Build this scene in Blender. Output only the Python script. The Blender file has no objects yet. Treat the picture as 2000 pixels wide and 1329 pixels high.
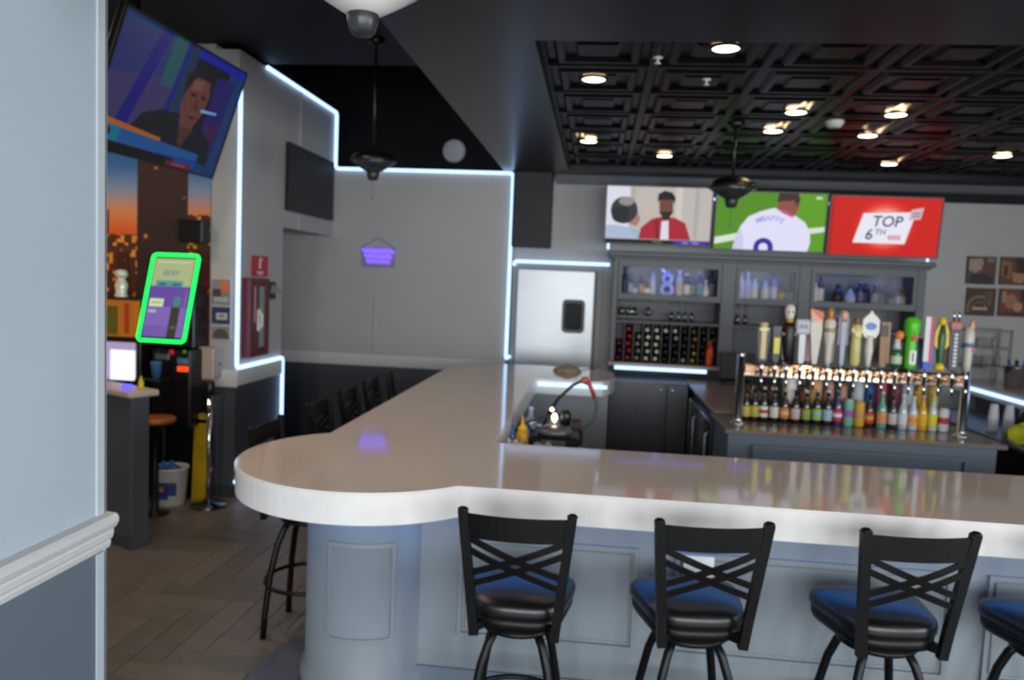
import bpy, bmesh, math, random
from mathutils import Vector, Matrix, Euler

random.seed(7)
scn = bpy.context.scene
COL = scn.collection
PI = math.pi
R = math.radians

# ------------------------------------------------------------------ camera
cam_d = bpy.data.cameras.new('camera')
cam_d.sensor_width = 36.0
cam_d.lens = 1532.0 / 2000.0 * 36.0
cam_d.clip_start = 0.05
cam_d.dof.use_dof = True
cam_d.dof.focus_distance = 1.35
cam_d.dof.aperture_fstop = cam_d.lens / 1000.0 / 0.0066
cam = bpy.data.objects.new('camera', cam_d)
COL.objects.link(cam)
_yaw, _pitch, _roll = R(-6.0135), R(4.3267), R(2.3678)
_f = Vector((math.sin(_yaw) * math.cos(_pitch), math.cos(_yaw) * math.cos(_pitch), -math.sin(_pitch)))
_r = Vector((math.cos(_yaw), -math.sin(_yaw), 0))
_d = _f.cross(_r)
_r2 = _r * math.cos(_roll) - _d * math.sin(_roll)
_d2 = _r * math.sin(_roll) + _d * math.cos(_roll)
_m = Matrix((( _r2.x, -_d2.x, -_f.x), (_r2.y, -_d2.y, -_f.y), (_r2.z, -_d2.z, -_f.z)))
cam.matrix_world = Matrix.Translation((0, 0, 1.9)) @ _m.to_4x4()
scn.camera = cam

# ------------------------------------------------------------------ world, daylight, exposure
world = bpy.data.worlds.new('daylight')
scn.world = world
world.use_nodes = True
_bg = world.node_tree.nodes['Background']
_bg.inputs[0].default_value = (0.62, 0.78, 1.0, 1)
_bg.inputs[1].default_value = 1.2

WINDOWS = [(-1.9, 0.1), (0.7, 2.7), (3.3, 5.3)]      # x ranges of the street windows behind the camera
for _i, (_a, _b) in enumerate(WINDOWS):
    _l = bpy.data.lights.new('window_daylight', 'AREA')
    _l.shape = 'RECTANGLE'; _l.size = _b - _a; _l.size_y = 2.0
    _l.energy = 165.0; _l.color = (0.95, 0.98, 1.0)
    _o = bpy.data.objects.new('window_daylight', _l)
    _o.location = ((_a + _b) / 2, -3.42, 1.8); _o.rotation_euler = (R(90), 0, 0)
    COL.objects.link(_o)

ADDED_SIDE_WINDOWS = [(-2.6, -0.6), (0.0, 2.0)]            # y ranges of unseen windows added in the right wall to brighten the pillar
for _a, _b in ADDED_SIDE_WINDOWS:
    _l = bpy.data.lights.new('window_daylight', 'AREA')
    _l.shape = 'RECTANGLE'; _l.size = _b - _a; _l.size_y = 2.0
    _l.energy = 150.0; _l.color = (0.92, 0.97, 1.0)
    _o = bpy.data.objects.new('window_daylight', _l)
    _o.location = (6.52, (_a + _b) / 2, 1.8); _o.rotation_euler = (0, R(90), 0); _o.rotation_euler = (R(90), 0, R(90))
    COL.objects.link(_o)

scn.view_settings.view_transform = 'Standard'
scn.view_settings.look = 'None'
scn.view_settings.gamma = 1.0
scn.view_settings.use_curve_mapping = False
scn.view_settings.exposure = 0.0

# ------------------------------------------------------------------ helpers
def lin(h):
    h = h.lstrip('#')
    out = []
    for i in (0, 2, 4):
        c = int(h[i:i + 2], 16) / 255.0
        out.append(c / 12.92 if c <= 0.04045 else ((c + 0.055) / 1.055) ** 2.4)
    return tuple(out)

_mats = {}
def mat(name, col, rough=0.5, metal=0.0, var=0.0, scale=8.0, bump=0.0, bscale=60.0, spec=0.5, coat=0.0, stretch=None, alpha=1.0, trans=0.0):
    """procedural principled material: noise colour variation and fine bump"""
    if name in _mats: return _mats[name]
    m = bpy.data.materials.new(name); m.use_nodes = True
    nt = m.node_tree; b = nt.nodes['Principled BSDF']
    c = lin(col) if isinstance(col, str) else col
    b.inputs['Base Color'].default_value = (*c, 1)
    b.inputs['Roughness'].default_value = rough
    b.inputs['Metallic'].default_value = metal
    b.inputs['Specular IOR Level'].default_value = spec
    b.inputs['Coat Weight'].default_value = coat
    b.inputs['Transmission Weight'].default_value = trans
    b.inputs['Alpha'].default_value = alpha
    tc = nt.nodes.new('ShaderNodeTexCoord')
    vec = tc.outputs['Object']
    if stretch:
        mp = nt.nodes.new('ShaderNodeMapping'); mp.inputs['Scale'].default_value = stretch
        nt.links.new(vec, mp.inputs[0]); vec = mp.outputs[0]
    if var > 0:
        n = nt.nodes.new('ShaderNodeTexNoise'); n.inputs['Scale'].default_value = scale; n.inputs['Detail'].default_value = 5
        nt.links.new(vec, n.inputs['Vector'])
        r = nt.nodes.new('ShaderNodeValToRGB')
        lo = tuple(max(0, x * (1 - var)) for x in c); hi = tuple(min(1, x * (1 + var)) for x in c)
        r.color_ramp.elements[0].position = 0.3; r.color_ramp.elements[1].position = 0.7
        r.color_ramp.elements[0].color = (*lo, 1); r.color_ramp.elements[1].color = (*hi, 1)
        nt.links.new(n.outputs['Fac'], r.inputs[0]); nt.links.new(r.outputs[0], b.inputs['Base Color'])
    if bump > 0:
        n2 = nt.nodes.new('ShaderNodeTexNoise'); n2.inputs['Scale'].default_value = bscale; n2.inputs['Detail'].default_value = 3
        nt.links.new(vec, n2.inputs['Vector'])
        bp = nt.nodes.new('ShaderNodeBump'); bp.inputs['Strength'].default_value = bump; bp.inputs['Distance'].default_value = 0.01
        nt.links.new(n2.outputs['Fac'], bp.inputs['Height']); nt.links.new(bp.outputs[0], b.inputs['Normal'])
    _mats[name] = m
    return m

def em(col, s=1.0, body=None):
    """light-giving surface (lamp, LED tube, screen pixel colour)"""
    key = 'glow_%s_%.2f' % (col, s)
    if key in _mats: return _mats[key]
    m = bpy.data.materials.new(key); m.use_nodes = True
    nt = m.node_tree; b = nt.nodes['Principled BSDF']
    c = lin(col)
    b.inputs['Base Color'].default_value = (0.02, 0.02, 0.02, 1)
    b.inputs['Roughness'].default_value = 0.3
    b.inputs['Specular IOR Level'].default_value = 0.06
    b.inputs['Emission Color'].default_value = (*c, 1)
    b.inputs['Emission Strength'].default_value = s
    _mats[key] = m
    return m

def pr(col, rough=0.6):
    """printed ink / plain paint colour"""
    return mat('ink_%s_%.1f' % (col, rough), col, rough, var=0.06, scale=30)

def glassy(name, tint, fac):
    if name in _mats: return _mats[name]
    m = bpy.data.materials.new(name); m.use_nodes = True
    nt = m.node_tree; nt.nodes.remove(nt.nodes['Principled BSDF'])
    out = nt.nodes['Material Output']
    t = nt.nodes.new('ShaderNodeBsdfTransparent'); t.inputs[0].default_value = (*tint, 1)
    g = nt.nodes.new('ShaderNodeBsdfGlossy'); g.inputs['Roughness'].default_value = 0.05
    lw = nt.nodes.new('ShaderNodeLayerWeight'); lw.inputs['Blend'].default_value = fac
    mx = nt.nodes.new('ShaderNodeMixShader')
    nt.links.new(lw.outputs['Fresnel'], mx.inputs[0]); nt.links.new(t.outputs[0], mx.inputs[1]); nt.links.new(g.outputs[0], mx.inputs[2])
    nt.links.new(mx.outputs[0], out.inputs[0])
    _mats[name] = m
    return m

class MB:
    def __init__(s): s.v = []; s.f = []; s.m = []; s.sm = []
    def add(s, vs, fs, mi=0, smooth=False, M=None):
        o = len(s.v)
        for p in vs:
            p = Vector(p)
            s.v.append(tuple(M @ p) if M is not None else tuple(p))
        for f in fs:
            s.f.append([o + i for i in f]); s.m.append(mi); s.sm.append(smooth)
        return s
    def box(s, x0, x1, y0, y1, z0, z1, mi=0, M=None):
        vs = [(x, y, z) for z in (z0, z1) for y in (y0, y1) for x in (x0, x1)]
        return s.add(vs, [(0, 2, 3, 1), (4, 5, 7, 6), (0, 1, 5, 4), (2, 6, 7, 3), (0, 4, 6, 2), (1, 3, 7, 5)], mi, False, M)
    def rbox(s, x0, x1, y0, y1, z0, z1, b=0.006, mi=0, M=None):
        """box with chamfered edges"""
        vs = []; X = (x0, x1); Y = (y0, y1); Z = (z0, z1)
        idx = {}
        for i in (0, 1):
            for j in (0, 1):
                for k in (0, 1):
                    sx, sy, sz = (1 - 2 * i) * b, (1 - 2 * j) * b, (1 - 2 * k) * b
                    for a, p in enumerate(((X[i], Y[j] + sy, Z[k] + sz), (X[i] + sx, Y[j], Z[k] + sz), (X[i] + sx, Y[j] + sy, Z[k]))):
                        idx[(i, j, k, a)] = len(vs); vs.append(p)
        fs = []
        for i in (0, 1):
            q = [idx[(i, j, k, 0)] for j, k in ((0, 0), (1, 0), (1, 1), (0, 1))]; fs.append(q if i else q[::-1])
            q = [idx[(j, i, k, 1)] for j, k in ((0, 0), (1, 0), (1, 1), (0, 1))]; fs.append(q[::-1] if i else q)
            q = [idx[(j, k, i, 2)] for j, k in ((0, 0), (1, 0), (1, 1), (0, 1))]; fs.append(q if i else q[::-1])
        for a in (0, 1):
            for c in (0, 1):
                e = [idx[(0, a, c, 1)], idx[(1, a, c, 1)], idx[(1, a, c, 2)], idx[(0, a, c, 2)]]; fs.append(e)
                e = [idx[(a, 0, c, 0)], idx[(a, 1, c, 0)], idx[(a, 1, c, 2)], idx[(a, 0, c, 2)]]; fs.append(e)
                e = [idx[(a, c, 0, 0)], idx[(a, c, 1, 0)], idx[(a, c, 1, 1)], idx[(a, c, 0, 1)]]; fs.append(e)
        for i in (0, 1):
            for j in (0, 1):
                for k in (0, 1):
                    fs.append([idx[(i, j, k, a)] for a in (0, 1, 2)])
        return s.add(vs, fs, mi, False, M)
    def lathe(s, prof, n=16, mi=0, c=(0, 0, 0), M=None, smooth=True, sx=1.0, sy=1.0, cap=True):
        vs = []; fs = []
        for r, z in prof:
            for k in range(n):
                a = 2 * PI * k / n
                vs.append((c[0] + r * math.cos(a) * sx, c[1] + r * math.sin(a) * sy, c[2] + z))
        for i in range(len(prof) - 1):
            for k in range(n):
                k2 = (k + 1) % n
                fs.append((i * n + k, i * n + k2, (i + 1) * n + k2, (i + 1) * n + k))
        if cap and prof[0][0] > 1e-5: fs.append(tuple(range(n))[::-1])
        if cap and prof[-1][0] > 1e-5: fs.append(tuple((len(prof) - 1) * n + k for k in range(n)))
        return s.add(vs, fs, mi, smooth, M)
    def tube(s, path, r, n=8, mi=0, closed=False, r1=None, smooth=True):
        P = [Vector(p) for p in path]; N = len(P); vs = []; fs = []
        up = None
        for i in range(N):
            if closed: t = (P[(i + 1) % N] - P[i - 1])
            elif i == 0: t = P[1] - P[0]
            elif i == N - 1: t = P[-1] - P[-2]
            else: t = (P[i + 1] - P[i]).normalized() + (P[i] - P[i - 1]).normalized()
            t.normalize()
            if up is None:
                up = Vector((0, 0, 1)) if abs(t.z) < 0.9 else Vector((1, 0, 0))
            a = t.cross(up)
            if a.length < 1e-4: a = t.orthogonal()
            a.normalize(); b = a.cross(t).normalized(); up = b
            rr = r if r1 is None else r + (r1 - r) * i / (N - 1)
            for k in range(n):
                an = 2 * PI * k / n
                vs.append(P[i] + a * math.cos(an) * rr + b * math.sin(an) * rr)
        L = N if closed else N - 1
        for i in range(L):
            j = (i + 1) % N
            for k in range(n):
                k2 = (k + 1) % n
                fs.append((i * n + k, j * n + k, j * n + k2, i * n + k2))
        if not closed:
            fs.append(tuple(range(n))); fs.append(tuple((N - 1) * n + k for k in range(n))[::-1])
        return s.add(vs, fs, mi, smooth)
    def bar(s, p0, p1, w, h, mi=0, up=(0, 0, 1)):
        p0 = Vector(p0); p1 = Vector(p1); t = (p1 - p0); L = t.length; t.normalize()
        u = Vector(up)
        if abs(t.dot(u)) > 0.98: u = Vector((0, 1, 0))
        a = t.cross(u).normalized(); b = a.cross(t).normalized()
        vs = []
        for q in (p0, p1):
            for i, j in ((-1, -1), (1, -1), (1, 1), (-1, 1)):
                vs.append(q + a * i * w / 2 + b * j * h / 2)
        return s.add(vs, [(0, 1, 2, 3), (7, 6, 5, 4), (0, 4, 5, 1), (1, 5, 6, 2), (2, 6, 7, 3), (3, 7, 4, 0)], mi)
    def prism(s, pts, z0, z1, mi=0, mside=None, M=None):
        n = len(pts)
        s.add([(x, y, z0) for x, y in pts] + [(x, y, z1) for x, y in pts],
              [tuple(range(n))[::-1], tuple(range(n, 2 * n))], mi, False, M)
        s.add([(x, y, z0) for x, y in pts] + [(x, y, z1) for x, y in pts],
              [(i, (i + 1) % n, n + (i + 1) % n, n + i) for i in range(n)], mi if mside is None else mside, False, M)
        return s
    def poly(s, pts, mi=0, M=None):
        return s.add(pts, [tuple(range(len(pts)))], mi, False, M)
    def frame(s, x0, x1, z0, z1, w, y0, y1, mi=0, M=None):
        """rectangular picture-frame moulding in the XZ plane"""
        s.box(x0, x1, y0, y1, z0, z0 + w, mi, M); s.box(x0, x1, y0, y1, z1 - w, z1, mi, M)
        s.box(x0, x0 + w, y0, y1, z0 + w, z1 - w, mi, M); s.box(x1 - w, x1, y0, y1, z0 + w, z1 - w, mi, M)
        return s
    def text(s, body, size, M, mi=0, depth=0.0, spacing=1.0, align='CENTER'):
        cu = bpy.data.curves.new('t', 'FONT'); cu.body = body; cu.size = size; cu.align_x = align; cu.align_y = 'CENTER'
        cu.extrude = depth; cu.offset = size * 0.012; cu.space_character = spacing; cu.resolution_u = 3
        ob = bpy.data.objects.new('t', cu); COL.objects.link(ob)
        dg = bpy.context.evaluated_depsgraph_get(); dg.update()
        me = bpy.data.meshes.new_from_object(ob.evaluated_get(dg))
        s.add([v.co for v in me.vertices], [tuple(p.vertices) for p in me.polygons], mi, False, M)
        bpy.data.objects.remove(ob); bpy.data.curves.remove(cu); bpy.data.meshes.remove(me)
        return s
    def mesh(s, name, mats):
        me = bpy.data.meshes.new(name)
        me.from_pydata([tuple(v) for v in s.v], [], s.f)
        if not isinstance(mats, (list, tuple)): mats = [mats]
        for m in mats: me.materials.append(m)
        me.polygons.foreach_set('material_index', s.m)
        me.polygons.foreach_set('use_smooth', s.sm)
        me.update()
        return me
    def build(s, name, mats, parent=None, loc=None, rot=None):
        o = bpy.data.objects.new(name, s.mesh(name, mats))
        COL.objects.link(o)
        if parent is not None: o.parent = parent
        if loc: o.location = loc
        if rot: o.rotation_euler = rot
        return o

def tag(o, label, cat, group=None):
    o['label'] = label; o['category'] = cat
    if group: o['group'] = group
    return o
def thing(name, label, cat, loc=(0, 0, 0), rot=(0, 0, 0), group=None):
    o = bpy.data.objects.new(name, None); COL.objects.link(o)
    o.empty_display_size = 0.1; o.location = loc; o.rotation_euler = rot
    return tag(o, label, cat, group)
def struct(o):
    o['kind'] = 'structure'; return o
def copy_tree(o, parent=None):
    c = o.copy(); COL.objects.link(c)
    if parent is not None: c.parent = parent
    for ch in list(o.children): copy_tree(ch, c)
    return c
ORD = ['first', 'second', 'third', 'fourth', 'fifth', 'sixth', 'seventh', 'eighth', 'ninth', 'tenth', 'eleventh', 'twelfth',
       'thirteenth', 'fourteenth', 'fifteenth', 'sixteenth', 'seventeenth', 'eighteenth', 'nineteenth', 'twentieth', 'twenty-first',
       'twenty-second', 'twenty-third', 'twenty-fourth']
def ell(cx, cy, rx, ry, n=20, a0=0, a1=2 * PI):
    full = abs(a1 - a0 - 2 * PI) < 1e-6
    m = n if full else n + 1
    return [(cx + rx * math.cos(a0 + (a1 - a0) * k / n), cy + ry * math.sin(a0 + (a1 - a0) * k / n)) for k in range(m)]

# ------------------------------------------------------------------ materials
WALL_UP = mat('wall_light_grey_paint', '#adadab', 0.55, bump=0.05, bscale=180, var=0.02, scale=3)
WALL_LO = mat('wall_dark_grey_paint', '#4b4f55', 0.5, bump=0.05, bscale=180, var=0.03, scale=3)
PIL_UP = mat('pillar_pale_grey_paint', '#b5c4ce', 0.5, bump=0.04, bscale=180, var=0.02, scale=3)
PIL_LO = mat('pillar_slate_paint', '#67737d', 0.5, bump=0.04, bscale=180, var=0.03, scale=3)
TRIM = mat('white_trim_paint', '#d6d6d4', 0.4, var=0.02, scale=5)
SOFFIT = mat('satin_black_ceiling_paint', '#121214', 0.30, spec=0.3, var=0.08, scale=2, bump=0.02, bscale=40)
VOID = mat('matte_black_paint', '#0c0c0e', 0.8, var=0.2, scale=2)
TIN = mat('black_tin', '#050506', 0.36, metal=0.0, spec=0.16, var=0.1, scale=20)
QUARTZ = mat('quartz_warm_lit_top', '#dccfc3', 0.07, var=0.03, scale=2.2, spec=0.33, stretch=(1, 1, 1))  # white stone, tinted tan for the warm light its top reflects
BARPAINT = mat('bar_grey_paint', '#838c93', 0.42, var=0.02, scale=4)
BARDARK = mat('bar_slate_paint', '#6c7986', 0.45, var=0.03, scale=4)
BLACKMET = mat('black_powder_coat', '#060607', 0.42, bump=0.03, bscale=300, spec=0.3)
VINYL = mat('black_vinyl', '#0c0d10', 0.34, bump=0.06, bscale=140, spec=0.6)
CHROME = mat('chrome', '#d8d8da', 0.10, metal=1.0, var=0.03, scale=20)
STEEL = mat('brushed_steel', '#b9bcc0', 0.28, metal=1.0, var=0.06, scale=6, stretch=(1, 1, 40))
STEELD = mat('dark_steel', '#666a70', 0.32, metal=0.35, var=0.08, scale=6, stretch=(40, 1, 1))
BLACKPL = mat('black_plastic', '#0b0b0c', 0.38, var=0.1, scale=10)
CABGREY = mat('cabinet_grey_paint', '#5d6266', 0.45, var=0.03, scale=5)
WOOD = mat('brown_wood', '#7a4a28', 0.45, var=0.25, scale=6, stretch=(1, 12, 1))
LED = em('#a8ccff', 2.5)
LEDB = em('#4a6cff', 9.0)
LEDBAR = em('#3f92ff', 6.0)
CANL = em('#ffd6a6', 40.0)
GLASSCLR = glassy('clear_glass', (0.93, 0.96, 0.97), 0.25)
PANE = glassy('cabinet_pane', (0.96, 0.97, 0.98), 0.12)

# wood-look tile: colour differs per tile, grain along the tile
def plank_mat():
    m = bpy.data.materials.new('wood_look_tile'); m.use_nodes = True
    nt = m.node_tree; b = nt.nodes['Principled BSDF']; b.inputs['Roughness'].default_value = 0.38
    tc = nt.nodes.new('ShaderNodeTexCoord'); oi = nt.nodes.new('ShaderNodeObjectInfo'); ge = nt.nodes.new('ShaderNodeNewGeometry')
    ad = nt.nodes.new('ShaderNodeMath'); ad.operation = 'ADD'
    nt.links.new(oi.outputs['Random'], ad.inputs[0]); nt.links.new(ge.outputs['Random Per Island'], ad.inputs[1])
    fr = nt.nodes.new('ShaderNodeMath'); fr.operation = 'FRACT'; nt.links.new(ad.outputs[0], fr.inputs[0])
    r = nt.nodes.new('ShaderNodeValToRGB')
    e = r.color_ramp.elements
    e[0].color = (*lin('#77716b'), 1); e[1].color = (*lin('#8a8077'), 1)
    x = e.new(0.5); x.color = (*lin('#827972'), 1)
    nt.links.new(fr.outputs[0], r.inputs[0])
    n = nt.nodes.new('ShaderNodeTexNoise'); n.inputs['Scale'].default_value = 9; n.inputs['Detail'].default_value = 6
    nt.links.new(tc.outputs['Object'], n.inputs['Vector'])
    mx = nt.nodes.new('ShaderNodeMix'); mx.data_type = 'RGBA'; mx.blend_type = 'MULTIPLY'; mx.inputs[0].default_value = 0.5
    nt.links.new(r.outputs[0], mx.inputs[6]); nt.links.new(n.outputs['Fac'], mx.inputs[7]); nt.links.new(mx.outputs[2], b.inputs['Base Color'])
    return m
PLANK = plank_mat()
GROUT = mat('grout', '#2c2a28', 0.8, var=0.1, scale=30)

# ================================================================== STRUCTURE
# ---- floor with herringbone tiles
floor = struct(MB().box(-6.5, 6.5, -3.4, 10.2, -0.10, -0.006).build('floor', GROUT))
PW = 0.1524; PL = 4 * PW; GAP = 0.004
def plank_mesh(w, l):
    return MB().rbox(0, w - GAP, 0, l - GAP, -0.012, 0.0, 0.0015).mesh('plank', PLANK)
pmH = plank_mesh(PL, PW); pmV = plank_mesh(PW, PL)
cells = []
for i in range(-60, 90):
    for m_ in range(-12, 12):
        x, y = (i + 8 * m_) * PW - 2.0, i * PW + 1.0
        cells.append((x, y, 0))
        x, y = (4 + i + 8 * m_) * PW - 2.0, (i - 3) * PW + 1.0
        cells.append((x, y, 1))
cells = [c for c in cells if -6.4 < c[0] < 5.8 and -3.3 < c[1] < 9.5]
def seen(c):   # nearest to the open floor left of the bar
    return math.hypot((c[0] + 2.35) * 1.25, c[1] - 4.35)
cells.sort(key=seen)
for x, y, o in cells[:290]:
    p = bpy.data.objects.new('plank', pmV if o else pmH); COL.objects.link(p); p.parent = floor; p.location = (x, y, 0)
mb = MB()
for x, y, o in cells[290:]:
    w, l = (PW, PL) if o else (PL, PW)
    mb.box(x, x + w - GAP, y, y + l - GAP, -0.012, 0.0)
o = mb.build('planks', PLANK, floor); o['kind'] = 'stuff'

# ---- ceilings
ZS = 3.07                                           # underside of the dropped bar ceiling
RX0, RX1, RY0, RY1 = -0.36, 4.52, 3.90, 8.30
mb = MB()
mb.box(-1.05, 6.5, -3.4, RY0, ZS, ZS + 0.25); mb.box(-1.05, 6.5, RY1, 9.2, ZS, ZS + 0.25)
mb.box(-1.05, RX0, RY0, RY1, ZS, ZS + 0.25); mb.box(RX1, 6.5, RY0, RY1, ZS, ZS + 0.25)
mb.box(RX0, RX1, RY0, RY1, ZS + 0.12, ZS + 0.25)
mb.box(-1.05, -0.95, -3.4, 9.2, ZS + 0.25, 5.2)
ceiling = struct(mb.build('ceiling', SOFFIT))
# pressed tin tiles in the recess
TP = 0.61
mb = MB()
def ring_steps(mb, prof):
    """square pressed profile: list of (half size, z)"""
    vs = []; fs = []
    for h, z in prof:
        vs += [(-h, -h, z), (h, -h, z), (h, h, z), (-h, h, z)]
    for i in range(len(prof) - 1):
        for k in range(4):
            k2 = (k + 1) % 4
            fs.append((i * 4 + k, (i + 1) * 4 + k, (i + 1) * 4 + k2, i * 4 + k2))
    n = (len(prof) - 1) * 4
    fs.append((n, n + 3, n + 2, n + 1))
    mb.add(vs, fs)
ring_steps(mb, [(0.304, 0.0), (0.285, 0.0), (0.27, 0.022), (0.235, 0.022), (0.215, -0.004), (0.185, -0.004), (0.165, 0.02), (0.12, 0.02), (0.10, 0.004)])
tin_me = mb.mesh('tin_tile', TIN)
for i in range(8):
    for j in range(7):
        t = bpy.data.objects.new('tin_tile', tin_me); COL.objects.link(t); t.parent = ceiling
        t.location = (RX0 + TP * (i + 0.5), RY0 + 0.06 + TP * (j + 0.5), ZS + 0.055)
MB().box(RX0, RX1, RY0, RY0 + 0.06, ZS + 0.05, ZS + 0.12).box(RX0, RX1, RY0 + 0.06 + 7 * TP, RY1, ZS + 0.05, ZS + 0.12).build('tin_border', TIN, ceiling)
# crown moulding where the ceiling meets the back bar wall
o = MB().add([(-0.5, 8.74, 2.98), (4.9, 8.74, 2.98), (4.9, 8.74, 3.07), (-0.5, 8.74, 3.07), (-0.5, 8.60, 3.068), (4.9, 8.60, 3.068)],
             [(0, 1, 5, 4), (4, 5, 2, 3), (0, 4, 3), (1, 2, 5), (0, 3, 2, 1)]).build('trim_8', mat('crown_grey_paint', '#7c7e81', 0.3, var=0.04, scale=4))
struct(o)
o = MB().rbox(0.60, 4.9, 8.60, 8.745, 2.90, 2.985, 0.004).build('trim_10', VOID); struct(o)
# high flat ceiling on the left, then the open roof void behind it
struct(MB().box(-6.5, -1.05, -3.4, 6.74, 3.70, 3.80).box(-6.5, -1.05, 6.68, 6.74, 3.80, 5.1).build('ceiling_left', mat('ceiling_near_black', '#111217', 0.6, spec=0.25, var=0.1, scale=2)))
struct(MB().box(-6.5, -0.95, 6.7, 10.2, 5.1, 5.2).build('ceiling_void', VOID))
struct(MB().box(-6.5, 6.5, 9.6, 9.8, 0, 5.2).build('wall_void', VOID))

# ---- walls
mb = MB().box(-4.8, -0.955, 8.5, 8.85, 0, 0.97, 1).box(-4.8, -0.955, 8.5, 8.85, 0.97, 3.05, 0)
wall_back_left = struct(mb.build('wall_back_left', [WALL_UP, WALL_LO]))
struct(MB().box(-0.955, 6.3, 8.75, 8.95, 0, ZS + 0.1).build('wall_back', WALL_UP))
mb = MB().box(-3.14, -2.94, 6.17, 7.11, 0, 0.99, 1).box(-3.14, -2.94, 6.17, 7.11, 0.99, 3.66, 0).box(-3.14, -2.94, 7.11, 8.5, 2.31, 3.66, 0)
struct(mb.build('wall_left', [WALL_UP, WALL_LO]))
mb = MB().box(-6.3, -3.14, 6.17, 6.37, 0, 0.99, 1).box(-6.3, -3.14, 6.17, 6.37, 0.99, 3.70, 0)
struct(mb.build('wall_left_front', [WALL_UP, WALL_LO]))
struct(MB().box(-6.5, -6.3, -3.4, 10.2, 0, 5.2).build('wall_left_far', WALL_UP))
mb = MB().box(6.3, 6.5, -3.4, 10.2, 0, 0.8).box(6.3, 6.5, -3.4, 10.2, 2.8, 5.2)
ys = [-3.4] + [v for w in ADDED_SIDE_WINDOWS for v in w] + [10.2]
for k in range(0, len(ys), 2): mb.box(6.3, 6.5, ys[k], ys[k + 1], 0.8, 2.8)
struct(mb.build('wall_right', WALL_UP))
for k, (a, b) in enumerate(ADDED_SIDE_WINDOWS):  # frames of the openings added for light on the pillar
    w = struct(MB().frame(a, b, 0.8, 2.8, 0.06, -6.46, -6.34, M=Matrix.Rotation(R(90), 4, 'Z')).box((a + b) / 2 - 0.025, (a + b) / 2 + 0.025, -6.44, -6.36, 0.86, 2.74, M=Matrix.Rotation(R(90), 4, 'Z')).build('window_%d' % (k + 4), TRIM))
    MB().box(6.2, 6.3, a, b, 0.76, 0.80).build('window_sill', TRIM, w)
# street wall behind the camera with its window openings
mb = MB().box(-6.3, 6.3, -3.4, -3.2, 0, 0.8).box(-6.3, 6.3, -3.4, -3.2, 2.8, 3.8)
xs = [-6.3] + [v for w in WINDOWS for v in w] + [6.3]
for k in range(0, len(xs), 2): mb.box(xs[k], xs[k + 1], -3.4, -3.2, 0.8, 2.8)
struct(mb.build('wall_front', WALL_UP))
for k, (a, b) in enumerate(WINDOWS):
    w = struct(MB().frame(a, b, 0.8, 2.8, 0.06, -3.36, -3.24).box((a + b) / 2 - 0.025, (a + b) / 2 + 0.025, -3.34, -3.26, 0.86, 2.74).build('window_%d' % (k + 1), TRIM))
    MB().box(a, b, -3.2, -3.10, 0.76, 0.80).build('window_sill', TRIM, w)
# near pillar with chair rail at the left edge of the picture
PX = -1.82
mb = MB().box(PX - 0.17, PX, 0.5, 2.74, 0, 0.84, 1).box(PX - 0.17, PX, 0.5, 2.74, 0.84, 3.70, 0)
struct(mb.build('wall_pillar', [PIL_UP, PIL_LO]))
struct(MB().box(PX - 0.002, PX + 0.006, 2.695, 2.745, 0, 0.81).box(PX - 0.002, PX + 0.006, 2.695, 2.745, 0.955, 3.70).box(PX - 0.17, PX + 0.006, 2.738, 2.748, 0, 3.70).box(PX - 0.002, PX + 0.004, 2.135, 2.165, 0, 3.70).build('trim_9', mat('pillar_corner_paint', '#c3cdd3', 0.45, var=0.02, scale=6)))
def rail_profile():
    return [(0, 0.815), (0.012, 0.82), (0.018, 0.84), (0.016, 0.85), (0.026, 0.862), (0.030, 0.885), (0.028, 0.893), (0.040, 0.905), (0.050, 0.925), (0.050, 0.943), (0.040, 0.955), (0, 0.958)]
pf = rail_profile(); n = len(pf)
vs = [(PX + d, 0.5, z) for d, z in pf] + [(PX + d, 2.76, z) for d, z in pf]
fs = [(i, i + 1, n + i + 1, n + i) for i in range(n - 1)] + [tuple(range(n)), tuple(range(n, 2 * n))[::-1], (0, n, 2 * n - 1, n - 1)]
struct(MB().add(vs, fs).build('trim_1', TRIM))
# chair rails of the rear walls
struct(MB().rbox(-4.8, -0.955, 8.475, 8.5, 0.885, 1.02, 0.006).build('trim_2', TRIM))
struct(MB().rbox(-2.94, -2.915, 6.17, 7.11, 0.935, 1.075, 0.006).build('trim_3', TRIM))
struct(MB().rbox(-6.2, -2.915, 6.145, 6.17, 0.925, 1.065, 0.006).build('trim_4', TRIM))
# baseboards
BASEB = mat('baseboard_grey', '#3c4046', 0.5, var=0.03, scale=5)
struct(MB().rbox(-2.94, -2.925, 6.17, 7.11, 0, 0.10, 0.004).build('baseboard_left', BASEB))
struct(MB().rbox(-6.2, -2.94, 6.15, 6.17, 0, 0.10, 0.004).build('baseboard_left_front', BASEB))
struct(MB().rbox(-4.8, -0.96, 8.48, 8.5, 0, 0.10, 0.004).build('baseboard_back', BASEB))
# surface cable channels painted with the walls
struct(MB().rbox(-2.94, -2.928, 7.47, 7.50, 3.12, 3.65, 0.003).rbox(-2.94, -2.928, 7.47, 7.50, 2.31, 2.46, 0.003).build('trim_5', WALL_UP))
struct(MB().rbox(-2.455, -2.42, 8.488, 8.5, 1.02, 1.66, 0.003).build('trim_6', WALL_UP))
# boxed duct above the freezer door
struct(MB().rbox(-0.945, -0.53, 8.45, 8.75, 2.27, 3.068, 0.004).build('trim_7', mat('duct_black', '#232427', 0.6, var=0.05, scale=3)))

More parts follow.
